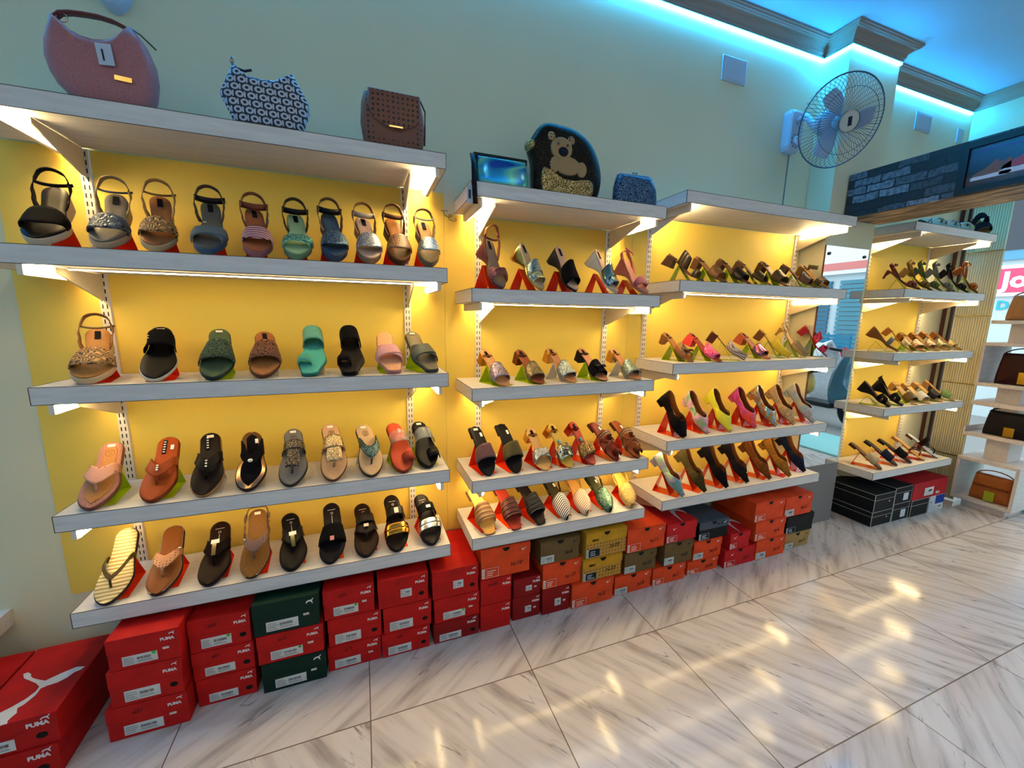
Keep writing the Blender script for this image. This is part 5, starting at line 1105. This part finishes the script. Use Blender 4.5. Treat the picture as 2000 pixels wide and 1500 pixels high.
MB().tube([(-.082, -.01, .185), (-.07, -.014, .172), (-.05, -.018, .166), (-.03, -.02, .172)], .0035, 6).build('zip_pull', L_('2a2226'), t)
MB().ball((-.083, -.005, .196), .009, sc=(.7, .5, 1.2)).build('charm', ('metal', 'b08a7a'), t)
# brown flap bag
X = .13; t = bagT('flap_bag', 'brown monogram flap bag, rightmost on the top left shelf', X, Z, Y)
out = off([(.04, 2.08), (.03, 2.045), (.026, 1.984), (.034, 1.93), (.05, 1.904), (.215, 1.904), (.233, 1.93), (.239, 1.98), (.236, 2.03), (.222, 2.09), (.13, 2.094)], X, Z)
mono = ('dots', '7d4a34', '2a1814', 62.0)
puff(out, .075, 0, 'bag_body', mono, t)
fl = off([(.052, 2.082), (.222, 2.082), (.226, 2.02), (.205, 1.985), (.165, 1.966), (.11, 1.966), (.066, 1.99), (.048, 2.03)], X, Z)
puff(fl, .03, -.034, 'flap', mono, t)
MB().box(-.014, .03, -.056, -.052, .066, .071, M=Matrix.Translation((0, .0, 0))).build('clasp', ('metal', 'c8a060'), t)
MB().tube([(.095, -.01, .185), (.112, -.012, .15), (.110, -.012, .09), (.108, -.01, .04)], .003, 6).build('side_strap', L_('5a3428'), t)
# holographic clutch
X, Z, Y = .525, zB, -.22; t = bagT('frame_clutch', 'shiny blue iridescent clutch with black frame top, on the second bay', X, Z, Y)
puff(off([(.425, 1.928), (.43, 1.85), (.435, 1.823), (.622, 1.823), (.632, 1.86), (.62, 1.93)], X, Z), .06, 0, 'clutch_body', ('sheen', '1a50b0', '30a8d0', '8ae0b0', '2878c8', '50c8d8'), t)
MB().box(-.112, .102, -.014, .014, .100, .122, M=Matrix.Rotation(.0, 4, 'Y')).build('frame_bar', ('patent', '0c0c10'), t, bevel=.003)
MB().box(-.112, -.096, -.012, .012, .01, .1).build('side_panel', ('patent', '101014'), t, bevel=.003)
MB().ribbon([(-.105, -.01, .112), (-.122, -.03, .105), (-.128, -.075, .06), (-.130, -.088, .0), (-.128, -.090, -.05), (-.126, -.089, -.08)], lambda i: (1, .2, 0), .018, .004).build('wrist_strap', L_('0e0c10'), t)
tg = MB().box(-.155, -.138, -.0895, -.0883, -.08, -.02).build('price_tag', ('card', 'a8b8d0'), t)
MB().box(-.151, -.143, -.0902, -.0896, -.065, -.035).build('barcode', ('paint', '2a2a30'), tg)
# sequin bag with a bear
X, Y = .80, -.2; t = bagT('sequin_bag', 'black sequin bag with golden bear motif, on the second bay', X, zB, Y)
puff(resample(off([(.70, 2.09), (.66, 2.044), (.639, 2.0), (.655, 1.95), (.66, 1.88), (.67, 1.826), (.76, 1.823), (.92, 1.823), (.955, 1.84), (.969, 1.92), (.945, 2.0), (.901, 2.055), (.84, 2.085), (.77, 2.094)], X, Z), 56), .09, 0, 'bag_body', GL('050505', '3a2c14'), t)
b = MB()
bd = [(-.087, .224), (-.083, .167), (-.066, .114), (-.031, .082), (.037, .09), (.071, .123), (.057, .169), (.032, .203), (-.014, .218), (-.059, .205)]
gold = ('dots', 'a07c50', '241c14', 85.0)
def disc(cx, cz, rx, rz, dep, y, nm, m): return puff([(cx + rx * cos(a), cz + rz * sin(a)) for a in [2 * pi * k / 20 for k in range(20)]], dep, y, nm, m, t)
disc(-.035, .178, .048, .042, .022, -.043, 'bear_head', gold); disc(-.078, .218, .016, .017, .016, -.040, 'bear_ear', gold); disc(.008, .214, .016, .017, .016, -.040, 'bear_ear', gold)
disc(-.005, .118, .058, .036, .020, -.043, 'bear_body', gold); disc(-.062, .118, .022, .030, .018, -.042, 'bear_arm', gold); disc(.058, .112, .024, .030, .018, -.042, 'bear_arm', gold)
disc(-.030, .165, .021, .017, .012, -.054, 'bear_muzzle', ('cloth', '20262e')); disc(-.052, .192, .005, .005, .008, -.054, 'bear_eye', ('patent', '08080a')); disc(-.012, .190, .005, .005, .008, -.054, 'bear_eye', ('patent', '08080a'))
puff(resample([(-.11, .10), (-.085, .10), (-.05, .075), (.05, .07), (.10, .08), (.12, .05), (.09, .01), (-.08, .01), (-.115, .04)], 36), .022, -.038, 'sequin_panel', GL('6a4818', 'f8d890'), t)
puff([(-.155 + .018 * cos(a), .185 + .02 * sin(a)) for a in [2 * pi * k / 12 for k in range(12)]], .05, -.01, 'sequin_trim', GL('5a4018', 'f0d080'), t)
# crystal clutch
X, Y = 1.145, -.22; t = bagT('crystal_clutch', 'small dark blue crystal mesh clutch, rightmost on the second bay', X, zB, Y)
puff(off([(1.052, 1.945), (1.21, 1.950), (1.243, 1.90), (1.250, 1.85), (1.247, 1.823), (1.036, 1.823), (1.034, 1.86), (1.036, 1.9)], X, Z), .06, 0, 'clutch_body', GL('1a2a40', '7a9cc0'), t)
MB().tube([(-.108, 0, .09), (-.098, 0, .125), (-.085, 0, .132), (.06, 0, .137), (.078, 0, .13), (.09, 0, .1)], .004, 8).build('clasp_frame', ('metal', '5a7890'), t)
MB().ball((-.018, 0, .146), .006).ball((-.002, 0, .146), .006).build('kiss_lock', ('metal', 'a8b8c0'), t)
# wire loop hanging off the wall between the first two bays
tag(MB().tube([(.345 + .012 * cos(a) + .002 * i, -.012 - .004 * sin(3 * a), 1.775 + .009 * sin(a) - .0015 * i) for i, a in enumerate([2 * pi * k / 10 for k in range(24)])], .0014, 5).tube([(.33, -.001, 1.785), (.345, -.012, 1.775)], .0014, 5).build('wire_coil', ('plastic', '6b5c3a')), 'small coil of loose wire on the wall between the first two bays', 'wire')

# ------------------------------------------------------------ wall fans
def wall_fan(bx, bz, cen, nrm, up, label, tilt=0, r=.2):
    t = thing('wall_fan', label, 'fan', loc=(bx, 0, bz)); c = Vector(cen) - Vector((bx, 0, bz)); white = mat('plastic', 'b8c4d4')
    ring = [(.052 * cos(a) * (1 if sin(a) > 0 else 1.0), .115 * (1 if sin(a) > 0 else 1) * sin(a)) for a in [2 * pi * k / 28 for k in range(28)]]
    ring = [(max(-.05, min(.05, x * 1.25)), max(-.108, min(.108, z * 1.15))) for x, z in ring]
    MB().loft([[(x * s, -d, z * s) for x, z in ring] for s, d in ((1, .001), (1.02, .03), (.97, .045), (.85, .052))], smooth=False).build('wall_housing', white, t)
    MB().lathe([(.022, 0), (.022, .012), (.018, .016)], 20, M=Matrix.Translation((0, -.052, -.055)) @ FRONT).build('control_knob', ('plastic', 'd4dae4'), t)
    sl = MB()
    for k in range(9):
        a = 2 * pi * k / 9; sl.box(-.002, .002, -.0535, -.0515, -.006, .006, M=Matrix.Translation((.033 * cos(a), 0, -.055 + .033 * sin(a))) @ Matrix.Rotation(-a, 4, 'Y'))
    sl.build('dial_marks', ('plastic', '3a4450'), t)
    n = Vector(nrm).normalized()
    back = c - n * .12
    MB().tube([(0, -.04, .04), (0, -.09, .06), back - Vector((0, -.02, .03)), back], .016, 10).build('arm', white, t)
    z = n; x = Vector(up).cross(z).normalized(); y = z.cross(x); F = Matrix(((x.x, y.x, z.x, c.x), (x.y, y.y, z.y, c.y), (x.z, y.z, z.z, c.z), (0, 0, 0, 1)))
    MB().lathe([(.012, -.135), (.05, -.13), (.06, -.10), (.055, -.055), (.03, -.045)], 24, M=F).build('motor', white, t)
    bm = MB()
    for k in range(3):
        rows = []
        for i in range(9):
            q = i / 8; rad = .03 + .13 * q; row = []
            for j in range(6):
                s = (j / 5 - .5); wd = .9 * (.5 + .5 * sin(pi * min(1, q * .9 + .15))) ; a = 2 * pi * k / 3 + s * wd + .25 * q; row.append((rad * cos(a), rad * sin(a), .018 * s * (1 - .3 * q)))
            rows.append(row)
        bm.slab(rows, .0016)
    bm.lathe([(.03, -.02), (.034, .0), (.028, .02)], 20)
    for i, v in enumerate(bm.v): bm.v[i] = tuple(F @ Vector(v))
    bm.build('fan_blades', ('plastic', 'a3bad2'), t)
    wire = mat('metal', '56687c', rough=.35)
    w1 = MB(); nw = 72
    for k in range(nw):
        a = 2 * pi * k / nw; P = [(.042, .052), (.09, .056), (.14, .048), (.175, .030), (r, 0)]
        w1.tube([(rr * cos(a + .18 * rr / r), rr * sin(a + .18 * rr / r), zz) for rr, zz in P], .0010, 4, M=F)
    w1.tube([(.14 * cos(a), .14 * sin(a), .0485) for a in [2 * pi * k / 40 for k in range(40)]], .0013, 5, closed=True, M=F)
    w1.tube([(r * cos(a), r * sin(a), 0) for a in [2 * pi * k / 48 for k in range(48)]], .0032, 6, closed=True, M=F); w1.build('front_grille', wire, t)
    w2 = MB()
    for k in range(48):
        a = 2 * pi * k / 48; w2.tube([(rr * cos(a), rr * sin(a), zz) for rr, zz in [(r, -.002), (.19, -.035), (.15, -.055), (.055, -.06)]], .001, 4, M=F)
    w2.build('rear_grille', wire, t)
    MB().lathe([(.044, .048), (.046, .056), (.040, .060)], 28, M=F).build('hub_badge', ('plastic', 'b8c0b8'), t)
    MB().lathe([(.0445, .0555), (.0475, .0585), (.0475, .053), (.0445, .051)], 28, M=F, smooth=True).build('badge_rim', ('metal', 'b09a90'), t)
    MB().box(-.009, .009, -.020, .020, .0602, .0612, M=F @ Matrix.Rotation(.3, 4, 'Z')).build('badge_print', ('paint', '1c2438'), t)
c0 = (2.265, -.31, 2.318)
wall_fan(2.315, 2.39, c0, (-.30, -.90, -.36), (0, 0, 1), 'white wall fan with round wire cage, left of the pillar')
wall_fan(-.66, 2.39, (-.66, -.20, 2.80 - .04), (0, -.8, -.15), (0, 0, 1), 'wall fan cut off by the top edge, above the pink bag', r=.12) if False else None
t = thing('wall_fan', 'white wall fan base with dial, cut off by the top edge above the pink bag', 'fan', loc=(-.675, 0, 2.37))
ring = [(.062 * cos(a) * (1 if sin(a) > 0 else 1 - .25 * abs(sin(a))), .115 * sin(a)) for a in [2 * pi * k / 32 for k in range(32)]]
MB().loft([[(x * s, -d, z * s) for x, z in ring] for s, d in ((1, .001), (1, .035), (.94, .05), (.8, .056))], smooth=False).build('wall_housing', ('plastic', 'b4c0d0'), t)
MB().lathe([(.026, 0), (.026, .012), (.02, .018)], 20, M=Matrix.Translation((.0, -.056, -.03)) @ FRONT).build('control_knob', ('plastic', 'd4dae4'), t)
sl = MB()
for k in range(9):
    a = pi + pi * k / 8; sl.box(-.002, .002, -.0575, -.0555, -.006, .006, M=Matrix.Translation((.038 * cos(a), 0, -.03 + .038 * sin(a))) @ Matrix.Rotation(-a + pi / 2, 4, 'Y'))
sl.build('dial_marks', ('plastic', '3a4450'), t)
MB().tube([(0, -.04, .08), (0, -.10, .13), (0, -.14, .22)], .016, 10).build('arm', ('plastic', 'b4c0d0'), t)
# cable down the wall, socket plates
tag(MB().tube([(2.34, -.004, 2.285), (2.338, -.004, 2.15), (2.335, -.004, 1.905)], .0025, 6).build('fan_cable', ('plastic', '6a8088')), 'thin cable running down the wall from the fan', 'cable')
for (x0, x1, z0, z1, lb) in [(1.785, 1.95, 2.562, 2.678, 'square blank plate on the wall left of the fan'), (3.46, 3.635, 2.60, 2.712, 'square blank plate on the wall right of the pillar'), (3.955, 4.035, 2.595, 2.688, 'small switch plate at the far corner')]:
    t = thing('wall_plate', lb, 'wall plate', loc=((x0 + x1) / 2, 0, (z0 + z1) / 2)); a, b_ = (x1 - x0) / 2, (z1 - z0) / 2
    MB().box(-a, a, -.008, -.0005, -b_, b_).build('plate', ('plastic', 'b2bfcc'), t, bevel=.002); MB().box(-a * .8, a * .8, -.0095, -.0081, -b_ * .8, b_ * .8).build('cover', ('plastic', 'bac6d2'), t, bevel=.001)
t = thing('smoke_detector', 'small round detector on the ceiling near the top edge', 'detector', loc=(2.72, -.82, CEIL)); MB().lathe([(.03, -.0005), (.03, -.012), (.022, -.022), (.012, -.024)], 20).build('cover', ('plastic', '8a9ab0'), t)

# ------------------------------------------------------------ mirror on the pillar
t = thing('wall_mirror', 'tall frameless mirror on the pillar reflecting the street', 'mirror', loc=(2.735, -.1432, 1.12))
g = mat('metal', 'e6ecee', rough=.015)
MB().box(-.196, .196, -.006, -.001, -.70, .66).build('mirror_glass', g, t); MB().box(-.2, -.1962, -.007, -.0008, -.70, .66).build('edge_strip', ('paint', '6b3a18'), t)
for x in (-.165, .16): MB().lathe([(.009, 0), (.009, .006), (.004, .009)], 14, M=Matrix.Translation((x, -.006, .615)) @ FRONT).build('fixing_stud', ('metal', '5a5048'), t)
struct(MB().box(2.505, 2.96, -.1440, -.1428, 0.0005, .415).build('trim_2', mat('paint', '7a7674')))  # grey sheet painted in place of the shade on the pillar foot

# ------------------------------------------------------------ overhead beam with brick paper and framed picture
N = NT('dark_brick_paper'); tc = N.n('ShaderNodeTexCoord'); sx = N.n('ShaderNodeSeparateXYZ'); N.l(tc.outputs['Object'], sx.inputs[0]); cx = N.n('ShaderNodeCombineXYZ'); N.l(sx.outputs[1], cx.inputs[0]); N.l(sx.outputs[2], cx.inputs[1])
nz = N.n('ShaderNodeTexNoise', Scale=18.0, Detail=6.0); N.l(tc.outputs['Object'], nz.inputs[0]); vm = N.n('ShaderNodeVectorMath', _operation='SCALE'); N.l(nz.outputs['Color'], vm.inputs[0]); vm.inputs['Scale'].default_value = .022
va = N.n('ShaderNodeVectorMath', _operation='ADD'); N.l(cx.outputs[0], va.inputs[0]); N.l(vm.outputs[0], va.inputs[1])
br = N.n('ShaderNodeTexBrick', Scale=1.0); N.l(va.outputs[0], br.inputs[0])
for k, v in (('Mortar Size', .004), ('Brick Width', .13), ('Row Height', .043), ('Bias', -.3)): br.inputs[k].default_value = v
br.inputs['Color1'].default_value = (*lin('1e1e28'), 1); br.inputs['Color2'].default_value = (*lin('93a2b4'), 1); br.inputs['Mortar'].default_value = (*lin('0b0b10'), 1)
n2 = N.n('ShaderNodeTexNoise', Scale=60.0, Detail=6.0); N.l(tc.outputs['Object'], n2.inputs[0]); mx = N.n('ShaderNodeMix', _data_type='RGBA', _blend_type='MULTIPLY'); mx.inputs[0].default_value = .8; N.l(br.outputs[0], mx.inputs[6]); N.l(N.ramp(n2.outputs[0], [(.3, '404040'), (.6, 'ffffff')]), mx.inputs[7]); N.l(mx.outputs[2], N.b.inputs['Base Color'])
N.b.inputs['Roughness'].default_value = .5
brick = N.m
N = NT('streaky_wood_paper'); nz = N.n('ShaderNodeTexNoise', Scale=4.5, Detail=5.0); N.l(N.co(scale=(9, .7, 9)), nz.inputs[0]); N.col(N.ramp(nz.outputs[0], [(.36, '2a1810'), (.45, '4a3020'), (.52, 'c8a884'), (.57, '5a3c28'), (.66, '2a1a14')])); N.b.inputs['Roughness'].default_value = .55
wood = N.m
t = thing('ceiling_beam', 'dark beam wrapped in brick paper crossing in front of the pillar', 'beam', loc=(2.82, -2.57, 1.93))
MB().box(-.165, .165, -2.43, 2.42, .004, .24).build('brick_face', brick, t); MB().box(-.1655, .1655, -2.43, 2.42, 0, .0035).build('wood_soffit', wood, t)
t = thing('framed_picture', 'black-framed picture of running shoes on the beam', 'picture', loc=(2.6535, -1.02, 2.045))
fm = MB(); fm.box(-.016, 0, -.40, .40, .085, .113).box(-.016, 0, -.40, .40, -.113, -.085).box(-.016, 0, .372, .40, -.0849, .0849).box(-.016, 0, -.40, -.372, -.0849, .0849); fm.build('frame', ('plastic', '0a0a0e'), t)
N = NT('picture_backdrop'); N.b.inputs['Roughness'].default_value = .25; sx = N.n('ShaderNodeSeparateXYZ'); N.l(N.co(), sx.inputs[0]); mr = N.n('ShaderNodeMapRange'); mr.inputs[1].default_value = -.085; mr.inputs[2].default_value = .085; N.l(sx.outputs[2], mr.inputs[0]); nz = N.n('ShaderNodeTexNoise', Scale=14.0, Detail=5.0); N.l(N.co(), nz.inputs[0]); ad = N.n('ShaderNodeMath', _operation='MULTIPLY_ADD'); N.l(nz.outputs[0], ad.inputs[0]); ad.inputs[1].default_value = .3; N.l(mr.outputs[0], ad.inputs[2])
N.col(N.ramp(ad.outputs[0], [(.12, '1c0c0a'), (.3, '5a2a18'), (.42, '14161f'), (1, '1c2c5c')]))
pic = MB().box(-.006, -.002, -.371, .371, -.0849, .0849).build('picture_print', N.m, t)
SH_UP = [(0, 0), (.02, .10), (.12, .17), (.30, .24), (.44, .36), (.56, .50), (.63, .52), (.66, .42), (.80, .38), (.92, .48), (.97, .44), (1, .10), (1, 0)]
SH_SO = [(-.02, -.10), (-.03, 0), (.05, .03), (.3, .02), (.6, .04), (1.0, .04), (1.03, -.03), (.9, -.10), (.4, -.10)]
for (y, z, s, col_, lb) in [(.352, -.048, .12, '7b4a3c', 'brown'), (.262, -.040, .17, 'a83c48', 'red'), (.05, -.04, .18, '7a7c88', 'grey')]:
    Mx = Matrix.Translation((-.0068, y, z)) @ Matrix(((0, 1, 0, 0), (-1, 0, 0, 0), (0, 0, 1, 0), (0, 0, 0, 1)))
    MB().prism([(p[0] * s, p[1] * s) for p in SH_UP], -.0006, .0, M=Mx).build('printed_shoe', ('plastic', col_), pic); MB().prism([(p[0] * s, p[1] * s) for p in SH_SO], -.0009, -.0001, M=Mx).build('printed_sole', ('plastic', 'd8d4dc'), pic)
MB().tube([(-.0066, .34 - i * .035, .062 + .004 * sin(i * 1.3)) for i in range(20)], .0015, 5).build('printed_light_streak', ('plastic', '5a6ae8'), pic)

# ------------------------------------------------------------ entrance: folded gate, handbag rack, street
t = thing('folding_gate', 'folded yellow corrugated shutter gate at the shop entrance', 'gate', loc=(4.20, -.16, 0))
m = MB()
for i in range(15):
    yc = .082 - .0128 * i; m.lathe([(.0058, .01), (.0058, 2.26)], 10, M=Matrix.Translation((0, yc, 0)))
m.build('corrugated_panel', ('paint', 'efe2b4'), t); MB().box(.001, .0035, -.103, .087, .012, 2.25).build('backing_sheet', ('paint', '6b5626'), t)
for z in (.35, .9, 1.4, 1.85): MB().box(-.014, -.0085, -.11, .09, z, z + .006).build('cross_bar', ('metal', 'a89a60', ), t)
t = thing('gate_rail', 'brown and steel guide rails standing at the end of the back wall', 'rail', loc=(4.20, -.04, 0))
MB().box(-.012, .012, .010, .034, 0.001, 2.26).build('brown_post', ('leather', '4a2c22'), t); MB().box(-.014, .01, -.010, .0085, 0.001, 2.26).build('steel_channel', ('metal', 'b0b4b0', ), t); MB().box(-.012, .012, -.026, -.0115, 0.001, 2.26).build('dark_post', ('leather', '3a2a24'), t)
# rack
t = thing('display_rack', 'white tiered rack holding handbags at the shop entrance', 'display rack', loc=(4.14, -.415, 0)); rk = mat('laminate', 'd3c6be')
def rb(nm, x0, x1, y0, y1, z0, z1): return MB().box(x0, x1, y0, y1, z0, z1).build(nm, rk, t, bevel=.0015)
H = .155
rb('plinth', .03, .36, -.12, .10, .0005, .05); rb('bottom_shelf', 0, .38, -H, H, .0505, .075); rb('side_panel', 0, .38, H - .018, H, .0755, .352); rb('side_panel', 0, .38, -H, -H + .018, .0755, .352); rb('cubby_top', 0, .38, -H, H, .3525, .375)
rb('column', .08, .28, -.06, .055, .3755, .535); rb('middle_shelf', 0, .38, -H - .04, H, .5355, .56); rb('tray_side', 0, .38, H - .012, H, .5605, .60)
rb('column', .08, .28, -.06, .055, .5605, .765); rb('upper_shelf', 0, .38, -H - .08, H - .01, .7655, .795); rb('column', .08, .28, -.06, .055, .7955, .905); rb('cubby_base', 0, .38, -H - .08, H - .01, .9055, .93)
rb('side_panel', 0, .38, H - .028, H - .01, .9305, 1.193); rb('side_panel', 0, .38, -H - .08, -H - .062, .9305, 1.193); rb('cubby_top', 0, .38, -H - .08, H - .01, 1.1935, 1.215); rb('column', .08, .28, -.06, .055, 1.2155, 1.345); rb('top_shelf', 0, .38, -H - .1, H - .03, 1.3455, 1.37)
def rackbag(nm, label, z, y0, y1, h, body, flapc=None, clasp=None, x=4.165, dep=.09):
    b_ = thing(nm, label, 'handbag', 'handbags on the entrance rack', loc=(x + dep / 2 + .01, (y0 + y1) / 2, z + .0008)); w_ = abs(y1 - y0) / 2
    o = [(-w_, .004), (-w_ * .96, h * .5), (-w_ * .86, h * .96), (-w_ * .7, h), (w_ * .7, h), (w_ * .86, h * .96), (w_ * .96, h * .5), (w_, .004), (w_ * .8, 0), (-w_ * .8, 0)]
    Mx = Matrix(((0, 1, 0, 0), (1, 0, 0, 0), (0, 0, 1, 0), (0, 0, 0, 1)))
    puff(resample(o, 40), dep, 0, 'bag_body', body, b_, M=Mx)
    if flapc: MB().box(-dep / 2 - .004, -dep / 2 + .002, -w_ * .8, w_ * .8, h * .55, h * .62).build('front_zip', flapc, b_)
    MB().tube([(0, w_ * .9 * cos(a), h * .9 + h * .28 * sin(a)) for a in [pi * k / 12 for k in range(13)]], .004, 7).build('bag_handle', body if isinstance(body, tuple) and body[0] == 'leather' else L_('2a1a16'), b_)
    if clasp: MB().box(-dep / 2 - .008, -dep / 2 - .002, -.028, .022, h * .05, h * .42).build('lime_clip' if clasp == 'lime' else 'clasp', ('acrylic', 'a8b020') if clasp == 'lime' else ('metal', 'd8b040'), b_)
rackbag('handbag', 'tan brown handbag in the lowest cubby of the entrance rack', .075, -.55, -.335, .19, L_('9a5424'), L_('6b3414'), 'lime')
rackbag('handbag', 'black handbag with gold clasp on the rack above the tan one', .56, -.60, -.335, .175, L_('121014'), None, 'gold')
rackbag('handbag', 'dark maroon handbag in the upper cubby of the entrance rack', .93, -.62, -.34, .215, L_('2c0e10'), None, 'gold')
rackbag('handbag', 'woven tan handbag on top of the entrance rack', 1.37, -.62, -.33, .17, ('dots', '9a6c40', '5a3c22', 220.0), None, None)
# street, seen past the rack and in the mirror
gm = mat('paint', '8f8d88'); struct(MB().box(4.42, 14, -12, 6, -.12, -.01).build('street_ground', gm))
struct(MB().box(4.42, 5.2, -4.2, .6, -.0095, .02).build('doorstep', mat('paint', '8fc8c4')))
def building(x, y0, y1, h, colr, label):
    t = thing('street_building', label, 'building', loc=(x, (y0 + y1) / 2, -.01)); MB().box(0, 1.5, y0 - (y0 + y1) / 2, y1 - (y0 + y1) / 2, 0, h).build('wall', ('paint', colr), t); return t
t = building(8.6, -8.5, -1.0, 5.2, 'd8e4e8', 'pale building across the street, seen only in the mirror')
for y, w_, c, nm, z0, z1 in ((1.75, 1.3, '4f8ea0', 'roller_shutter', .3, 2.15), (.35, 1.2, '35708a', 'roller_shutter', .3, 2.15), (-1.1, 1.2, '9ab4bc', 'roller_shutter', .3, 2.15)):
    m = MB()
    for i in range(22): m.box(-.05, -.001, y - w_ / 2, y + w_ / 2, z0 + i * (z1 - z0) / 22, z0 + (i + .8) * (z1 - z0) / 22)
    m.build(nm, ('plastic', c), t)
MB().box(-.12, -.001, -2.2, 3.4, 2.25, 2.8).build('shop_sign', ('plastic', 'eef2f4'), t); MB().box(-.125, -.1205, .4, 2.4, 2.32, 2.46).build('sign_stripe', ('plastic', 'e08078'), t)
t = building(8.6, -.9, 5.5, 5.2, 'c8d4d4', 'pale building across the street, seen past the rack')
o = MB().box(-.05, -.001, -1.9, -.4, 1.75, 2.18).build('sign_board', ('plastic', 'f0f0f4'), t)
RY = Matrix(((0, 0, -1, 0), (-1, 0, 0, 0), (0, 1, 0, 0), (0, 0, 0, 1)))
MB().box(-.056, -.051, -1.75, -.72, 1.80, 2.13).build('pink_logo_field', ('plastic', 'e04a70'), t)
text('Jo', .30, 'sign_lettering', ('plastic', 'f8f4f8'), t, Matrix.Translation((-.06, -1.16, 1.965)) @ RY, bold=.012)
text("Domin", .17, 'sign_lettering', ('plastic', '20b0c0'), t, Matrix.Translation((-.02, -1.25, 1.62)) @ RY, bold=.006)
MB().box(-.06, -.001, -1.95, -.55, 2.25, 3.2).build('blue_window_frame', ('plastic', '5a9ab8'), t); MB().box(-.07, -.0605, -1.8, -.85, 2.38, 3.05).build('window_pane', ('patent', '26303a'), t)
for i, (x, y, z, s, c, lb) in enumerate([(7.2, -2.62, .0, .34, 'c83a58', 'pink crate stacked in the street'), (7.25, -2.62, .345, .30, 'd84868', 'pink crate on top of another crate'), (7.5, -3.05, .0, .40, '2a7aa0', 'blue crate in the street'), (7.5, -3.05, .405, .40, '3a90b0', 'blue crate on top of another crate'), (7.55, -3.05, .81, .36, '2f86a8', 'topmost blue crate of the street stack'), (7.3, -2.62, .65, .30, 'c84060', 'topmost pink crate of the street stack')]):
    t = thing('crate', lb, 'crate', 'crates in the street', loc=(x, y, z - .009)); m = MB()
    m.box(-s / 2, s / 2, -s / 2, s / 2, 0, .015)
    for k in range(5):
        zz = .03 + k * (s - .04) / 5
        for a in (-1, 1): m.box(a * s / 2 - .008, a * s / 2 + .008, -s / 2, s / 2, zz, zz + s * .12); m.box(-s / 2, s / 2, a * s / 2 - .008, a * s / 2 + .008, zz, zz + s * .12)
    for a in (-1, 1):
        for b_ in (-1, 1): m.box(a * s / 2 - .012, a * s / 2 + .012, b_ * s / 2 - .012, b_ * s / 2 + .012, 0, s)
    m.build('crate_body', ('plastic', c), t)
random.seed(4)
rows = []
for i in range(13):
    a = pi * i / 12; rows.append([(6.6 + .35 * cos(a) * (1 + .1 * random.random()), -2.75 + .55 * (j / 8 - .5), .02 + (.95 + .12 * random.random()) * sin(a) ** .7) for j in range(9)])
tag(MB().slab(rows, .01).build('tarpaulin', ('cloth', 'd8dce0')), 'white tarpaulin draped over goods in the street', 'tarpaulin')
# scooter
t = thing('scooter', 'yellow and black scooter parked outside, seen in the mirror', 'scooter', loc=(5.75, -2.15, 0)); 
for y in (-.60, .60):
    Mx = Matrix.Translation((0, y, .24)) @ Matrix.Rotation(pi / 2, 4, 'Y'); MB().lathe([(.14, -.04), (.20, -.045), (.235, -.02), (.235, .02), (.20, .045), (.14, .04)], 28, M=Mx).build('wheel', ('rubber', '14141a'), t); MB().lathe([(.03, -.05), (.13, -.02), (.13, .02), (.03, .05)], 20, M=Mx).build('wheel_hub', ('metal', 'a0a4a8'), t)
puff(resample([(-.82, .45), (-.6, .72), (-.1, .70), (0, .42), (-.2, .30), (-.45, .42), (-.7, .36)], 36), .34, 0, 'rear_body', ('patent', 'c8a020'), t, M=Matrix.Rotation(pi / 2, 4, 'Z'))
puff(resample([(-.65, .74), (-.3, .80), (.02, .72), (0, .66), (-.6, .66)], 30), .28, 0, 'seat', L_('101014'), t, M=Matrix.Rotation(pi / 2, 4, 'Z'))
MB().box(-.14, .14, -.08, .35, .24, .30).build('footboard', ('plastic', '16181c'), t, bevel=.01)
puff(resample([(.32, .28), (.28, .6), (.4, .95), (.52, .95), (.50, .6), (.58, .42)], 30), .36, 0, 'front_shield', ('patent', '30586a'), t, M=Matrix.Rotation(pi / 2, 4, 'Z'))
MB().tube([(-.32, .36, 1.02), (-.1, .45, .98), (.1, .45, .98), (.32, .36, 1.02)], .016, 8).build('handlebar', ('rubber', '141418'), t); MB().tube([(0, .46, .97), (0, .6, .24)], .025, 8).build('fork', ('metal', '808488'), t)
